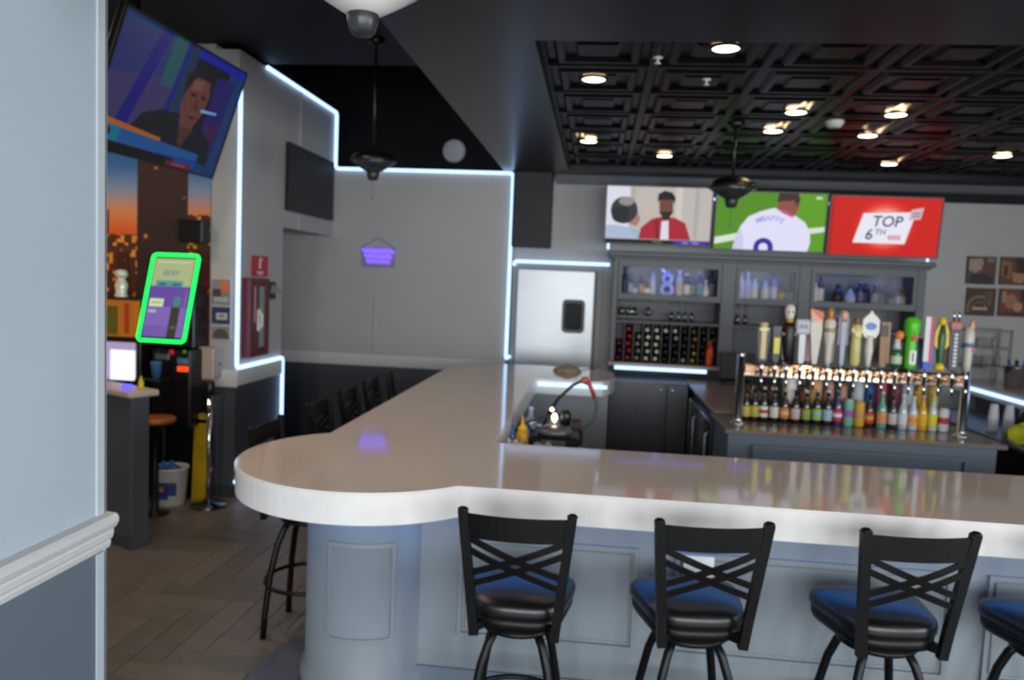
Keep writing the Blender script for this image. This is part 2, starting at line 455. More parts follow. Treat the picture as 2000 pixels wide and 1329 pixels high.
# ---- freezer door in the back wall
d1 = struct(MB().box(-0.905, -0.005, 8.70, 8.75, 0.0, 2.055).build('door_1', mat('door_recess_grey', '#6d7073', 0.5, var=0.03)))
MB().frame(-0.945, 0.06, -0.05, 2.10, 0.06, 8.69, 8.745).build('door_frame', mat('door_frame_grey', '#8a8c8d', 0.45, var=0.03), d1)
MB().rbox(-0.875, -0.03, 8.665, 8.70, 0.01, 2.03, 0.004).build('door_leaf', mat('door_steel', '#b4b8bc', 0.30, metal=0.35, var=0.05, scale=3, stretch=(1, 1, 30)), d1)
def rrect(cx, cz, hx, hz, r, n=5):
    out = []
    for sx, sz, a in ((1, 1, 0), (-1, 1, PI / 2), (-1, -1, PI), (1, -1, 1.5 * PI)):
        for k in range(n + 1):
            t = a + PI / 2 * k / n
            out.append((cx + sx * (hx - r) + r * math.cos(t), cz + sz * (hz - r) + r * math.sin(t)))
    return out
XZ = Matrix(((1, 0, 0, 0), (0, 0, -1, 0), (0, 1, 0, 0), (0, 0, 0, 1)))    # prism drawn in XZ, extruded towards -Y
MB().prism(rrect(-0.245, 1.535, 0.125, 0.185, 0.05), -8.668, -8.650, M=XZ @ Matrix.Diagonal((1, 1, -1, 1)) if False else Matrix(((1, 0, 0, 0), (0, 0, 1, 0), (0, 1, 0, 0), (0, 0, 0, 1))) @ Matrix.Diagonal((1, 1, -1, 1))).build('window_gasket', BLACKPL, d1)
MB().prism(rrect(-0.245, 1.535, 0.095, 0.15, 0.04), 8.644, 8.652, M=Matrix(((1, 0, 0, 0), (0, 0, 1, 0), (0, 1, 0, 0), (0, 0, 0, 1)))).build('window_glass', mat('dark_glass', '#15181b', 0.2, spec=0.04), d1)

# ---- roof trusses in the void
STEELBLK = mat('truss_black_steel', '#17181b', 0.55, var=0.1, scale=10)
for k, y in enumerate((7.6, 8.6, 9.3)):
    t = thing('roof_truss', '%s black steel roof truss in the dark open ceiling void' % ('nearest', 'middle', 'farthest')[k], 'truss', (-3.2, y, 4.55), group='roof trusses in the void')
    MB().box(-3.1, 2.14, -0.03, 0.03, 0.48, 0.54).build('top_chord', STEELBLK, t)
    MB().box(-3.1, 2.14, -0.03, 0.03, 0.0, 0.05).build('bottom_chord', STEELBLK, t)
    w = MB()
    for q in range(11):
        x = -3.05 + q * 0.47
        w.bar((x, 0, 0.03), (x + 0.235, 0, 0.5), 0.02, 0.02).bar((x + 0.235, 0, 0.5), (x + 0.47, 0, 0.03), 0.02, 0.02)
    w.build('web', STEELBLK, t)

# ================================================================== LED STRIPS
def led(path, label, r=0.017, m=LED, rounded=True):
    P = [Vector(p) for p in path]; pts = [P[0]]
    for i in range(1, len(P) - 1):
        a = (P[i - 1] - P[i]).normalized(); b = (P[i + 1] - P[i]).normalized()
        for k in range(5):
            t = k / 4
            p = P[i] + a * 0.04 * (1 - t) ** 2 + b * 0.04 * t ** 2
            pts.append(p)
    pts.append(P[-1])
    return tag(MB().tube(pts, r, 8).build('led_strip', m), label, 'light strip')
X1 = -2.92
led([(X1, 6.155, 3.40), (X1, 6.155, 1.088), (X1, 7.105, 1.088), (X1, 7.105, 0.13), (X1, 6.155, 0.13)], 'white led tube outlining the corner around the red extinguisher cabinet')
led([(X1, 6.66, 3.65), (X1, 8.478, 3.65), (X1 - 0.0, 8.478, 3.05), (-0.952, 8.478, 3.05), (-0.952, 8.478, 1.05), (-0.935, 8.74, 1.05)], 'white led tube along the top of the rear wall and down beside the freezer door')
led([(-0.925, 8.675, 2.07), (-0.925, 8.675, 2.118), (0.125, 8.675, 2.118)], 'white led tube above the steel freezer door')
led([(-0.465, 6.67, 1.028), (0.125, 6.67, 1.028)], 'white led tube under the far counter edge behind the drink gun', r=0.015)
led([(0.22, 8.20, 1.045), (1.16, 8.20, 1.045)], 'white led tube under the back counter below the wine rack', r=0.018)
led([(3.80, 4.3, 1.005), (3.80, 8.72, 1.005)], 'white led tube under the inner edge of the right counter', r=0.016)
led([(0.095, 8.36, 2.275), (0.095, 8.40, 2.60), (1.128, 8.40, 2.83), (2.255, 8.40, 2.83), (3.30, 8.40, 2.60), (3.30, 8.36, 2.265)], 'thin led tube behind the three wall televisions', r=0.012)
# blue tube under the front overhang, following the round end
pts = [(4.3, 3.325, 0.928), (-0.66, 3.325, 0.928)]
arc = []
for k in range(13):
    a = R(-28) - R(190) * k / 12
    arc.append((-0.985 + 0.302 * math.cos(a), 3.47 + 0.302 * math.sin(a), 0.928))
tag(MB().tube(pts + arc, 0.010, 6).build('led_strip', LEDBAR), 'blue led tube tucked under the front bar overhang', 'light strip')

# ================================================================== BAR
CX, CY, CR = -0.97, 3.45, 0.607
def bar_outline(d=0.0):
    """closed outline of the U-shaped counter, shrunk by d"""
    r = CR - d; fy = 3.05 + d; lx = -1.35 + d
    pts = []
    a_start = math.asin((fy - CY) / r)                    # right hand meeting with the front edge
    a_end = -PI - math.acos(min(1, (lx - CX) / -r)) + 0   # meeting with the left edge (upper half)
    a_end = -(PI + math.acos((CX - lx) / r))
    pts.append((4.67 - d, fy))
    n = 40
    for k in range(n + 1):
        a = a_start + (a_end - a_start) * k / n
        pts.append((CX + r * math.cos(a), CY + r * math.sin(a)))
    pts += [(lx, 6.85), (-1.34 + d, 7.10), (-1.26 + d, 7.36 - d), (-1.10 + d, 7.58 - d), (-0.88, 7.72 - d), (-0.6, 7.78 - d)]
    pts.append((0.05, 7.78 - d))
    for k in range(9):
        a = PI / 2 - PI * k / 8
        pts.append((0.02 + (0.19 - d) * math.cos(a), 7.23 + (0.55 - d) * math.sin(a)))
    pts += [(-0.48 - d, 6.68 + d), (-0.48 - d, 3.94 - d), (3.80 + d, 3.94 - d), (3.80 + d, 8.74), (4.67 - d, 8.74)]
    return pts[::-1]
def slab(pts, z0, z1, bev=0.0):
    bm = bmesh.new()
    vs = [bm.verts.new((x, y, z0)) for x, y in pts]
    f = bm.faces.new(vs)
    r = bmesh.ops.extrude_face_region(bm, geom=[f])
    for e in r['geom']:
        if isinstance(e, bmesh.types.BMVert): e.co.z = z1
    bm.normal_update()
    if bev:
        ed = [e for e in bm.edges if abs(e.verts[0].co.z - z1) < 1e-6 and abs(e.verts[1].co.z - z1) < 1e-6]
        bmesh.ops.bevel(bm, geom=ed, offset=bev, segments=2, affect='EDGES')
    bmesh.ops.triangulate(bm, faces=[f for f in bm.faces if len(f.verts) > 4])
    bmesh.ops.recalc_face_normals(bm, faces=bm.faces)
    return bm
def bm_obj(name, bm, m, parent=None, side=None):
    me = bpy.data.meshes.new(name); bm.to_mesh(me); bm.free(); me.materials.append(m)
    if side:
        me.materials.append(side)
        for p in me.polygons:
            if p.normal.z < 0.8: p.material_index = 1
    o = bpy.data.objects.new(name, me); COL.objects.link(o)
    if parent: o.parent = parent
    return o
ct = thing('bar_counter', 'glossy white quartz bar counter with rounded end on grey panelled base', 'bar counter')
QEDGE = mat('white_quartz_edge', '#e3e1de', 0.3, var=0.04, scale=9)
bm_obj('top_slab', slab(bar_outline(0), 1.040, 1.07, 0.006), QUARTZ, ct, QEDGE)
bm_obj('edge_apron', slab(bar_outline(0.004), 0.942, 1.040), mat('white_quartz_edge', '#e3e1de', 0.3, var=0.04, scale=9), ct)
# base
mb = MB()
mb.box(-0.85, 4.36, 3.36, 3.66, 0.0, 0.942)                 # front run
mb.box(-1.04, -0.74, 3.55, 7.45, 0.0, 0.942)                # left run
mb.box(-0.90, 0.14, 6.74, 7.45, 0.0, 0.942)                 # far run
mb.box(4.05, 4.36, 3.5, 8.70, 0.0, 0.942)                   # right run
mb.build('base', BARPAINT, ct)
col = MB().lathe([(0.305, 0.0), (0.305, 0.12), (0.285, 0.135), (0.285, 0.942)], 48, c=(-0.985, 3.47, 0)).build('round_column', BARPAINT, ct)
# curved raised panel on the column
mb = MB()
def cyl_strip(mb, a0, a1, z0, z1, r0, r1, n=12):
    vs = []; fs = []
    for k in range(n + 1):
        a = a0 + (a1 - a0) * k / n
        for r, z in ((r0, z0), (r1, z0), (r1, z1), (r0, z1)):
            vs.append((-0.985 + r * math.cos(a), 3.47 + r * math.sin(a), z))
    for k in range(n):
        for q in range(4):
            q2 = (q + 1) % 4
            fs.append((k * 4 + q, (k + 1) * 4 + q, (k + 1) * 4 + q2, k * 4 + q2))
    fs += [(0, 1, 2, 3), (n * 4 + 3, n * 4 + 2, n * 4 + 1, n * 4)]
    mb.add(vs, fs, 0, False)
A0, A1 = R(-110), R(-54)
for z0 in (0.315, 0.735): cyl_strip(mb, A0, A1, z0, z0 + 0.018, 0.283, 0.294)
for a in (A0, A1): cyl_strip(mb, a - 0.03, a + 0.03, 0.315, 0.753, 0.283, 0.294, 2)
mb.build('curved_moulding', BARPAINT, col)
for x0, x1 in ((-0.545, 0.235), (0.395, 1.52), (1.665, 2.75), (2.9, 4.0)):
    pn = MB().rbox(x0 + 0.03, x1 - 0.03, 3.352, 3.362, 0.345, 0.74, 0.004).build('front_panel', BARPAINT, ct)
    MB().frame(x0, x1, 0.315, 0.77, 0.016, 3.342, 3.362).build('panel_moulding', BARPAINT, pn)
MB().box(-0.74, 4.3, 3.345, 3.36, 0.0, 0.16).build('kick_board', BARDARK, ct)
# low floor plate around the foot of the bar
pl = ell(-0.985, 3.44, 0.53, 0.53, 40, R(-50), R(-218))
pin = ell(-0.985, 3.47, 0.309, 0.309, 30, R(-218), R(-25))
tag(bm_obj('foot_plate', slab([(4.3, 3.265), (-.5, 3.265), *pl, *pin, (-.70, 3.342), (4.3, 3.342)][::-1], 0.0, 0.03), mat('plate_slate', '#565c68', 0.5, var=0.04, scale=6)),
    'low slate grey floor plate around the foot of the bar', 'floor plate')
tag(MB().rbox(0.425, 0.552, 3.331, 3.341, 0.675, 0.762, 0.001).build('paper_notice', pr('#f1f1ee')), 'small white paper notice on the bar front behind the second stool', 'notice')

# ================================================================== BAR STOOLS
def trapez(hw_f, hw_b, yf, yb, r, n=6):
    """rounded trapezoid outline, wide at the front"""
    cs = [(hw_f, yf), (-hw_f, yf), (-hw_b, yb), (hw_b, yb)]
    out = []
    for i in range(4):
        p = Vector(cs[i]); a = (Vector(cs[i - 1]) - p).normalized(); b = (Vector(cs[(i + 1) % 4]) - p).normalized()
        for k in range(n + 1):
            t = k / n
            out.append(p + a * r * (1 - t) ** 2 + b * r * t ** 2)
    return out
def make_stool():
    t = thing('bar_stool', '', 'bar stool')
    ol = trapez(0.228, 0.160, 0.195, -0.185, 0.12); n = len(ol)
    c = Vector((0, 0.01))
    vs = []; fs = []
    lay = [(0.0, 0.685), (0.94, 0.685), (0.99, 0.690), (1.0, 0.700), (1.0, 0.715), (0.985, 0.728), (0.94, 0.738), (0.82, 0.748), (0.55, 0.757), (0.25, 0.760)]
    for s, z in lay:
        for p in ol:
            q = c + (p - c) * s; vs.append((q.x, q.y, z))
    for i in range(len(lay) - 1):
        for k in range(n):
            k2 = (k + 1) % n; fs.append((i * n + k, i * n + k2, (i + 1) * n + k2, (i + 1) * n + k))
    fs.append(tuple((len(lay) - 1) * n + k for k in range(n)))
    MB().add(vs, fs, 0, True).build('seat', VINYL, t)
    vs = []; fs = []
    for sc_, z in ((0.0, 0.632), (0.82, 0.632), (0.92, 0.638), (0.955, 0.652), (0.965, 0.684), (0.0, 0.685)):
        for p in ol:
            q = c + (p - c) * sc_; vs.append((q.x, q.y, z))
    for i in range(5):
        for k in range(n):
            k2 = (k + 1) % n; fs.append((i * n + k, i * n + k2, (i + 1) * n + k2, (i + 1) * n + k))
    MB().add(vs, fs, 0, True).build('seat_pan', BLACKMET, t)
    MB().lathe([(0.0, 0.595), (0.135, 0.595), (0.145, 0.602), (0.145, 0.616), (0.12, 0.622), (0.12, 0.633), (0.0, 0.633)], 28).build('swivel_plate', BLACKMET, t)
    # posts, splayed out to the top
    def bow(x, z): return -0.19 - 0.06 * max(0, (z - 0.66) / 0.43) - 0.030 * (1 - (x / 0.19) ** 2) * max(0, min(1, (z - 0.75) / 0.2))
    def hw(z): return 0.146 + 0.044 * (z - 0.64) / 0.45
    for s in (-1, 1):
        pb = MB()
        zs = [0.628, 0.75, 0.87, 0.98, 1.098]
        for a, b in zip(zs[:-1], zs[1:]):
            pb.bar((s * hw(a), -0.185 - 0.06 * max(0, (a - 0.66) / 0.43), a - 0.003), (s * hw(b), -0.185 - 0.06 * max(0, (b - 0.66) / 0.43), b), 0.034, 0.026, up=(0, 1, 0))
        pb.lathe([(0.019, 0), (0.019, 0.004), (0.012, 0.010), (0, 0.012)], 10, c=(s * hw(1.098), -0.246, 1.097))
        pb.build('back_post', BLACKMET, t)
    # wide curved head rail
    def strip(f0, f1, thick, m=12):
        vs = []; fs = []
        for k in range(m + 1):
            u = k / m
            for (x, z), dy in ((f0(u), 0), (f1(u), 0), (f1(u), thick), (f0(u), thick)):
                vs.append((x, bow(x, z) + dy, z))
        for k in range(m):
            for q in range(4):
                q2 = (q + 1) % 4; fs.append((k * 4 + q, (k + 1) * 4 + q, (k + 1) * 4 + q2, k * 4 + q2))
        fs += [(0, 1, 2, 3), (m * 4 + 3, m * 4 + 2, m * 4 + 1, m * 4)]
        return MB().add(vs, fs, 0, False)
    strip(lambda u: ((u - .5) * 2 * 0.183, 0.998), lambda u: ((u - .5) * 2 * 0.188, 1.086), 0.012).build('head_rail', BLACKMET, t)
    for sgn in (1, -1):
        for za, zb in ((1.000, 0.858), (0.956, 0.814)):
            strip(lambda u: (sgn * (u - .5) * 2 * 0.176, za + (zb - za) * u - 0.013), lambda u: (sgn * (u - .5) * 2 * 0.176, za + (zb - za) * u + 0.013), 0.009).build('cross_bar', BLACKMET, t)
    for sx in (-1, 1): MB().bar((sx * 0.146, -0.186, 0.655), (sx * 0.10, -0.12, 0.655), 0.03, 0.03).build('back_bracket', BLACKMET, t)
    # four bent legs
    for sx in (-1, 1):
        for sy in (-1, 1):
            p = [(sx * k, sy * k, z) for k, z in ((.078, .60), (.100, .555), (.122, .48), (.147, .33), (.165, .12), (.170, 0.0))]
            MB().tube(p, 0.017, 8).build('leg', BLACKMET, t)
    ring = [(0.218 * math.cos(2 * PI * k / 32), 0.218 * math.sin(2 * PI * k / 32), 0.27) for k in range(32)]
    MB().tube(ring, 0.011, 8, closed=True).build('foot_ring', BLACKMET, t)
    return t
stool = make_stool()
G1, G2 = 'bar stools along the front of the bar', 'bar stools along the left side of the bar'
stools = [((-0.236, 2.90), 0, 'black cross-back bar stool standing in front of the round column end', G1),
          ((0.41, 2.95), 7.5, 'black cross-back bar stool in front of the small white paper notice', G1),
          ((1.111, 3.01), 7.5, 'black cross-back bar stool at front, third from the round column', G1),
          ((1.755, 3.03), 9, 'black bar stool cut off by the right picture edge, only seat showing', G1),
          ((-1.46, 3.95), -90, 'black bar stool nearest the rounded counter end, legs showing beneath the slab', G2),
          ((-1.46, 4.74), -90, 'second black bar stool along the left counter, counted from the rounded end', G2),
          ((-1.46, 5.34), -90, 'third black bar stool along the left counter, counted from the rounded end', G2),
          ((-1.46, 5.90), -90, 'fourth black bar stool along the left counter, counted from the rounded end', G2),
          ((-1.46, 6.46), -82, 'farthest black bar stool along the left counter, by the rear wall', G2)]
for k, ((x, y), a, lb, g) in enumerate(stools):
    s = stool if k == 0 else copy_tree(stool)
    s.location = (x, y, 0.03 if (y > 3.2 and x > -1.2) else 0.0); s.rotation_euler = (0, 0, R(a)); tag(s, lb, 'bar stool', g)

# ================================================================== TELEVISIONS
def pic_mesh(shapes, w, h, y=0.0):
    """flat printed / lit picture of size w x h centred at origin, facing -Y; shapes: (material, [(u,v)...]) u right, v down, 0..1"""
    mb = MB(); mats = []
    for k, sh in enumerate(shapes):
        m = sh[0]
        if m not in mats: mats.append(m)
        yy = y - 0.0004 * k
        if isinstance(sh[1], str):
            _, body, u, v, size, shear, rot = sh
            M = Matrix.Translation(((u - 0.5) * w, yy, (0.5 - v) * h)) @ Matrix(((1, 0, 0, 0), (0, 0, 1, 0), (0, 1, 0, 0), (0, 0, 0, 1))) @ Matrix(((1, shear, 0, 0), (0, 1, 0, 0), (0, 0, 1, 0), (0, 0, 0, 1))) @ Matrix.Rotation(rot, 4, 'Z')
            mb.text(body, size * h, M, mats.index(m))
        else:
            mb.poly([((u - 0.5) * w, yy, (0.5 - v) * h) for u, v in sh[1]], mats.index(m))
    return mb, mats
def rect(u0, v0, u1, v1): return [(u0, v0), (u1, v0), (u1, v1), (u0, v1)]
def television(label, W, H, loc, rot, shapes, sc=0.96, mount=None, group=None):
    t = thing('television', label, 'television', loc, rot, group)
    b = 0.014
    MB().rbox(-W / 2, W / 2, -0.012, 0.035, -H / 2, H / 2, 0.006).frame(-W / 2, W / 2, -H / 2, H / 2, b, -0.020, -0.010).build('housing', BLACKPL, t)
    MB().rbox(-W * 0.3, W * 0.3, 0.03, 0.065, -H * 0.35, H * 0.25, 0.01).build('rear_cover', BLACKPL, t)
    mb, mats = pic_mesh(shapes, W - 2 * b, H - 2 * b, -0.0135)
    mb.build('screen', mats, t)
    return t
E_ = lambda c, s=1.0: em(c, s)
tv_movie = [(E_('#b9b3ae'), rect(0, 0, 1, 1)), (E_('#d6d9e6'), rect(0, 0, .22, .75)), (E_('#a8a29c'), rect(.24, 0, .27, .6)), (E_('#c2b3a4'), rect(.36, .30, .46, .52)), (E_('#a9a5a0'), rect(.84, 0, .88, .9)), (E_('#c9c5bf'), rect(.66, 0, .72, .8)),
            (E_('#a8756a'), [(.22, .38), (.30, .42), (.33, .58), (.30, .70), (.22, .66)]),
            (E_('#2c2e33'), ell(.17, .42, .13, .24)), (E_('#8d8983'), ell(.19, .26, .075, .08)), (E_('#1b1c20'), ell(.14, .50, .09, .15)),
            (E_('#a9b4cf'), [(0, .70), (.10, .68), (.25, .74), (.36, .86), (.40, .92), (0, .92)]),
            (E_('#8fb6c4'), [(.22, .72), (.30, .76), (.38, .90), (.30, .90)]),
            (E_('#a3172b'), [(.32, .92), (.34, .72), (.44, .56), (.52, .52), (.66, .53), (.76, .62), (.82, .92)]), (E_('#7c1020'), [(.46, .60), (.50, .56), (.52, .92), (.49, .92)]),
            (E_('#d9d6e4'), [(.535, .60), (.60, .58), (.61, .92), (.53, .92)]),
            (E_('#6d4032'), [(.50, .22), (.63, .22), (.64, .45), (.57, .56), (.51, .46)]), (E_('#1d1716'), [(.51, .44), (.55, .43), (.60, .43), (.635, .42), (.60, .57), (.55, .57)]), (E_('#131114'), [(.485, .26), (.49, .12), (.55, .06), (.62, .09), (.655, .18), (.645, .30), (.63, .22), (.51, .22)]),
            (E_('#0b090d'), rect(0, .93, 1, 1)), (E_('#3a22b0'), rect(.66, .94, .98, .995)), (E_('#8d83d8'), rect(.74, .955, .80, .985)), (E_('#8d83d8'), rect(.83, .955, .90, .985)), (E_('#5a5a18'), rect(.46, .945, .55, .985))]
def arc_band(cx, cy, r0, r1, sx, a0, a1, n=14):
    return [(cx + r1 * sx * math.cos(a0 + (a1 - a0) * k / n), cy - r1 * math.sin(a0 + (a1 - a0) * k / n)) for k in range(n + 1)] + \
           [(cx + r0 * sx * math.cos(a1 - (a1 - a0) * k / n), cy - r0 * math.sin(a1 - (a1 - a0) * k / n)) for k in range(n + 1)]
tv_soccer = [(E_('#4f8a0c'), rect(0, 0, 1, 1)), (E_('#5a9a12'), rect(.55, 0, 1, 1)), (E_('#d5e2d2'), [(0, .80), (.24, .70), (.24, .82), (0, .92)]), (E_('#cfe0cc'), [(.84, .60), (1, .56), (1, .65), (.84, .70)]),
             (E_('#dcdcf4'), [(.17, 1), (.19, .80), (.23, .60), (.30, .42), (.40, .33), (.52, .26), (.58, .27), (.66, .32), (.74, .40), (.82, .50), (.87, .66), (.88, .85), (.86, 1)]),
             (E_('#c7c7ea'), [(.17, 1), (.19, .80), (.23, .62), (.27, .80), (.27, 1)]), (E_('#8a4a3c'), [(.55, .28), (.57, .10), (.70, .08), (.76, .22), (.72, .38), (.66, .33)]), (E_('#c4527a'), [(.56, .28), (.64, .30), (.72, .38), (.70, .42), (.60, .34)]),
             (E_('#3b2420'), [(.55, .16), (.56, 0), (.74, 0), (.76, .10), (.74, .22), (.70, .12), (.60, .14)]),
             (E_('#2d2a9a'), arc_band(.455, .95, .075, .165, .55, 0, PI)), (E_('#2d2a9a'), rect(.365, .95, .415, 1)), (E_('#2d2a9a'), rect(.496, .95, .546, 1)), (E_('#c9e2c0'), rect(.90, .05, .955, .09))]
for k, ch in enumerate('MBAPPE'):
    a = R(26) - k * R(10.5)
    tv_soccer.append((E_('#8f94e6'), ch, .50 - .36 * math.sin(a) * .62 * 1.05, .86 - .42 * math.cos(a), .13, 0.0, a))
tv_top = [(E_('#c81408'), rect(0, 0, 1, 1))]
for k, (rr, c) in enumerate(((.49, '#d2190c'), (.45, '#d82416'), (.40, '#df3a2c'), (.36, '#e55a4e'), (.31, '#ec8a80'))):
    tv_top.append((E_(c), ell(.50, .50, rr * .58, rr, 24)))
tv_top += [(E_('#a80e05'), rect(0, 0, .03, 1)), (E_('#e4e6f2'), [(.30, .28), (.775, .24), (.70, .79), (.225, .79)]), (E_('#c9b6bf'), [(.73, .20), (.84, .16), (.82, .36), (.71, .38)]), (E_('#8d4a58'), rect(.745, .25, .815, .27)), (E_('#8d4a58'), rect(.74, .30, .81, .32)),
           (E_('#2a2850'), 'TOP', .525, .42, .26, 0.15, 0), (E_('#2a2850'), '6', .37, .65, .26, 0.15, 0), (E_('#5a4a6a'), 'TH', .47, .60, .14, 0.15, 0)]
for k in range(4):
    tv_top.append((E_('#d1606a'), [(.56 + k * .03, .64), (.575 + k * .03, .64), (.555 + k * .03, .68), (.575 + k * .03, .73), (.56 + k * .03, .73), (.535 + k * .03, .68)]))
TVG = 'televisions above the back bar'
television('wall television showing two men, one in a red jacket', 1.085, 0.60, (0.585, 8.21, 2.625), (R(5), 0, 0), tv_movie, group=TVG)
television('wall television showing a footballer in a white shirt on green grass', 1.10, 0.60, (1.697, 8.21, 2.60), (R(5), 0, 0), tv_soccer, group=TVG)
television('wall television showing TOP 6TH in a white box on red', 1.075, 0.60, (2.80, 8.21, 2.588), (R(6), 0, 0), tv_top, group=TVG)
tv_news = [(E_('#14386e', .6), rect(0, 0, 1, 1)), (E_('#23306e', .6), [(0, .12), (.34, 0), (.34, .8), (0, .8)]), (E_('#3c3566', .6), [(.0, .45), (.30, .35), (.48, .40), (.48, .8), (0, .8)]), (E_('#1a5560', .6), [(.36, .0), (.48, 0), (.44, .40), (.34, .40)]), (E_('#0d0d70', .7), [(.26, 0), (.33, 0), (.20, .80), (.12, .80)]), (E_('#0d1a70', .7), [(.46, 0), (.50, 0), (.46, .6), (.42, .6)]),
           (E_('#16324a', .6), [(.50, 0), (.56, 0), (.52, .55), (.47, .55)]), (E_('#120c22', .6), [(.56, 0), (.86, 0), (.84, .80), (.54, .8)]), (E_('#1c1458', .8), [(.76, .15), (.93, .12), (.93, .9), (.76, .9)]), (E_('#101a8c', .8), [(.55, 0), (1, 0), (1, .07), (.55, .07)]), (E_('#152f5e', .8), [(.93, .07), (.97, .07), (.95, 1), (.90, 1)]), (E_('#3c1a48', .6), [(.78, .6), (.90, .5), (.88, .9), (.78, .9)]),
           (E_('#6f4138', .5), [(.55, .27), (.60, .20), (.70, .20), (.74, .32), (.73, .48), (.68, .62), (.70, .74), (.60, .80), (.57, .66), (.53, .48)]), (E_('#110c12', .8), [(.53, .40), (.52, .24), (.57, .14), (.66, .10), (.74, .16), (.76, .34), (.74, .32), (.71, .22), (.60, .22), (.56, .30)]),
           (E_('#0d0f18', .8), [(.20, .84), (.28, .66), (.40, .58), (.54, .56), (.58, .68), (.60, .80), (.66, .72), (.72, .60), (.86, .70), (.90, .88), (.88, .92)]), (E_('#553028', .5), [(.565, .66), (.69, .64), (.62, .84)]),
           (E_('#2a1714', .6), rect(.58, .36, .63, .385)), (E_('#2a1714', .6), rect(.67, .35, .715, .375)), (E_('#4f2d27', .5), [(.645, .38), (.67, .48), (.63, .49)]), (E_('#3a1c1a', .5), [(.60, .55), (.685, .54), (.65, .575)]), (E_('#8a5a4c', .45), [(.57, .26), (.66, .23), (.66, .32), (.58, .34)]), (E_('#6fa8d8', .7), [(.70, .46), (.84, .44), (.84, .46), (.70, .485)]), (E_('#c2680c', .5), [(0, .76), (.46, .80), (.46, .855), (0, .815)]), (E_('#0f6a86', .7), rect(0, .81, .17, .93)), (E_('#1a4f8c', .7), [(.17, .815), (.80, .84), (.80, .96), (.17, .93)]), (E_('#0d3a86', .7), [(.45, .92), (.80, .90), (.80, .97), (.45, .97)]), (E_('#0a1a20', .7), ell(.08, .87, .035, .045)), (E_('#08080a', .7), rect(0, .93, .60, 1)), (E_('#5c1420', .7), rect(.55, .955, .76, 1)), (E_('#a0455a', .6), rect(.60, .97, .72, .985))]
tvl = television('large tilted television hanging at left, showing a man in a dark suit', 1.45, 0.82, (-2.787, 4.921, 2.956), (R(18.9), 0, R(89)), tv_news)
MB().bar((0, 0.06, 0.05), (0, 0.30, 0.12), 0.08, 0.05).bar((0, 0.30, 0.06), (0, 0.513, 0.637), 0.05, 0.05, up=(1, 0, 0)).build('ceiling_mount', BLACKMET, tvl)
t = thing('television', 'dark switched-off television on the grey wall left of the void', 'television', (-2.90, 7.745, 2.785), (0, 0, R(90)))
MB().rbox(-0.62, 0.62, -0.005, 0.035, -0.315, 0.315, 0.004).build('housing', BLACKPL, t)
MB().box(-0.612, 0.612, -0.008, -0.004, -0.307, 0.307).build('screen', mat('dead_screen', '#3a3c3b', 0.6, spec=0.2, var=0.05), t)

# ================================================================== BACK BAR
bc = thing('back_counter', 'pale back counter with steel edge carrying the grey bottle cabinet', 'counter')
MB().rbox(0.15, 3.36, 8.22, 8.74, 1.062, 1.10, 0.006).build('top', mat('tan_counter', '#a8978a', 0.25, var=0.05, scale=5), bc)
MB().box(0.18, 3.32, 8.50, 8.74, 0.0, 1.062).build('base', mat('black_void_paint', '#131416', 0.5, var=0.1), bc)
cab = thing('bottle_cabinet', 'grey wooden back bar cabinet with three bottle bays and wine rack', 'cabinet', (0, 0, 0))
CY0, CY1 = 8.30, 8.73
MB().rbox(0.16, 3.28, 8.700, 8.735, 1.102, 2.20, 0.003).build('back_panel', CABGREY, cab)
for x0, x1 in ((0.16, 0.215), (1.275, 1.42), (2.045, 2.165), (3.20, 3.28)):
    MB().rbox(x0, x1, CY0, 8.70, 1.102, 2.20, 0.005).build('upright', CABGREY, cab)
MB().rbox(0.16, 3.28, CY0 + 0.01, 8.70, 2.115, 2.195, 0.004).build('top_rail', CABGREY, cab)
MB().rbox(0.10, 3.34, CY0 - 0.07, 8.735, 2.20, 2.25, 0.012).rbox(0.13, 3.31, CY0 - 0.035, 8.735, 2.175, 2.205, 0.008).build('cornice', CABGREY, cab)
BAYS = [(0.215, 1.275), (1.42, 2.045), (2.165, 3.20)]
for x0, x1 in BAYS:
    MB().rbox(x0, x1, CY0 + 0.01, 8.70, 1.755, 1.79, 0.003).build('shelf', CABGREY, cab)
    fr = MB().frame(x0 + 0.004, x1 - 0.004, 1.785, 2.135, 0.034, CY0 - 0.006, CY0 + 0.012).build('door_frame', CABGREY, cab)
    MB().box(x0 + 0.03, x1 - 0.03, CY0 + 0.001, CY0 + 0.004, 1.81, 2.11).build('pane', PANE, fr)
    MB().box(x0 + 0.05, x1 - 0.05, 8.325, 8.345, 2.104, 2.114).build('shelf_light', LEDB, cab)
    MB().rbox(x0, x1, CY0 + 0.01, 8.70, 1.512, 1.535, 0.003).build('shelf', CABGREY, cab)
for k in range(1, 11):
    MB().box(0.215 + k * 0.0964 - 0.003, 0.215 + k * 0.0964 + 0.003, CY0 + 0.03, 8.70, 1.102, 1.512).build('rack_divider', CABGREY, cab)

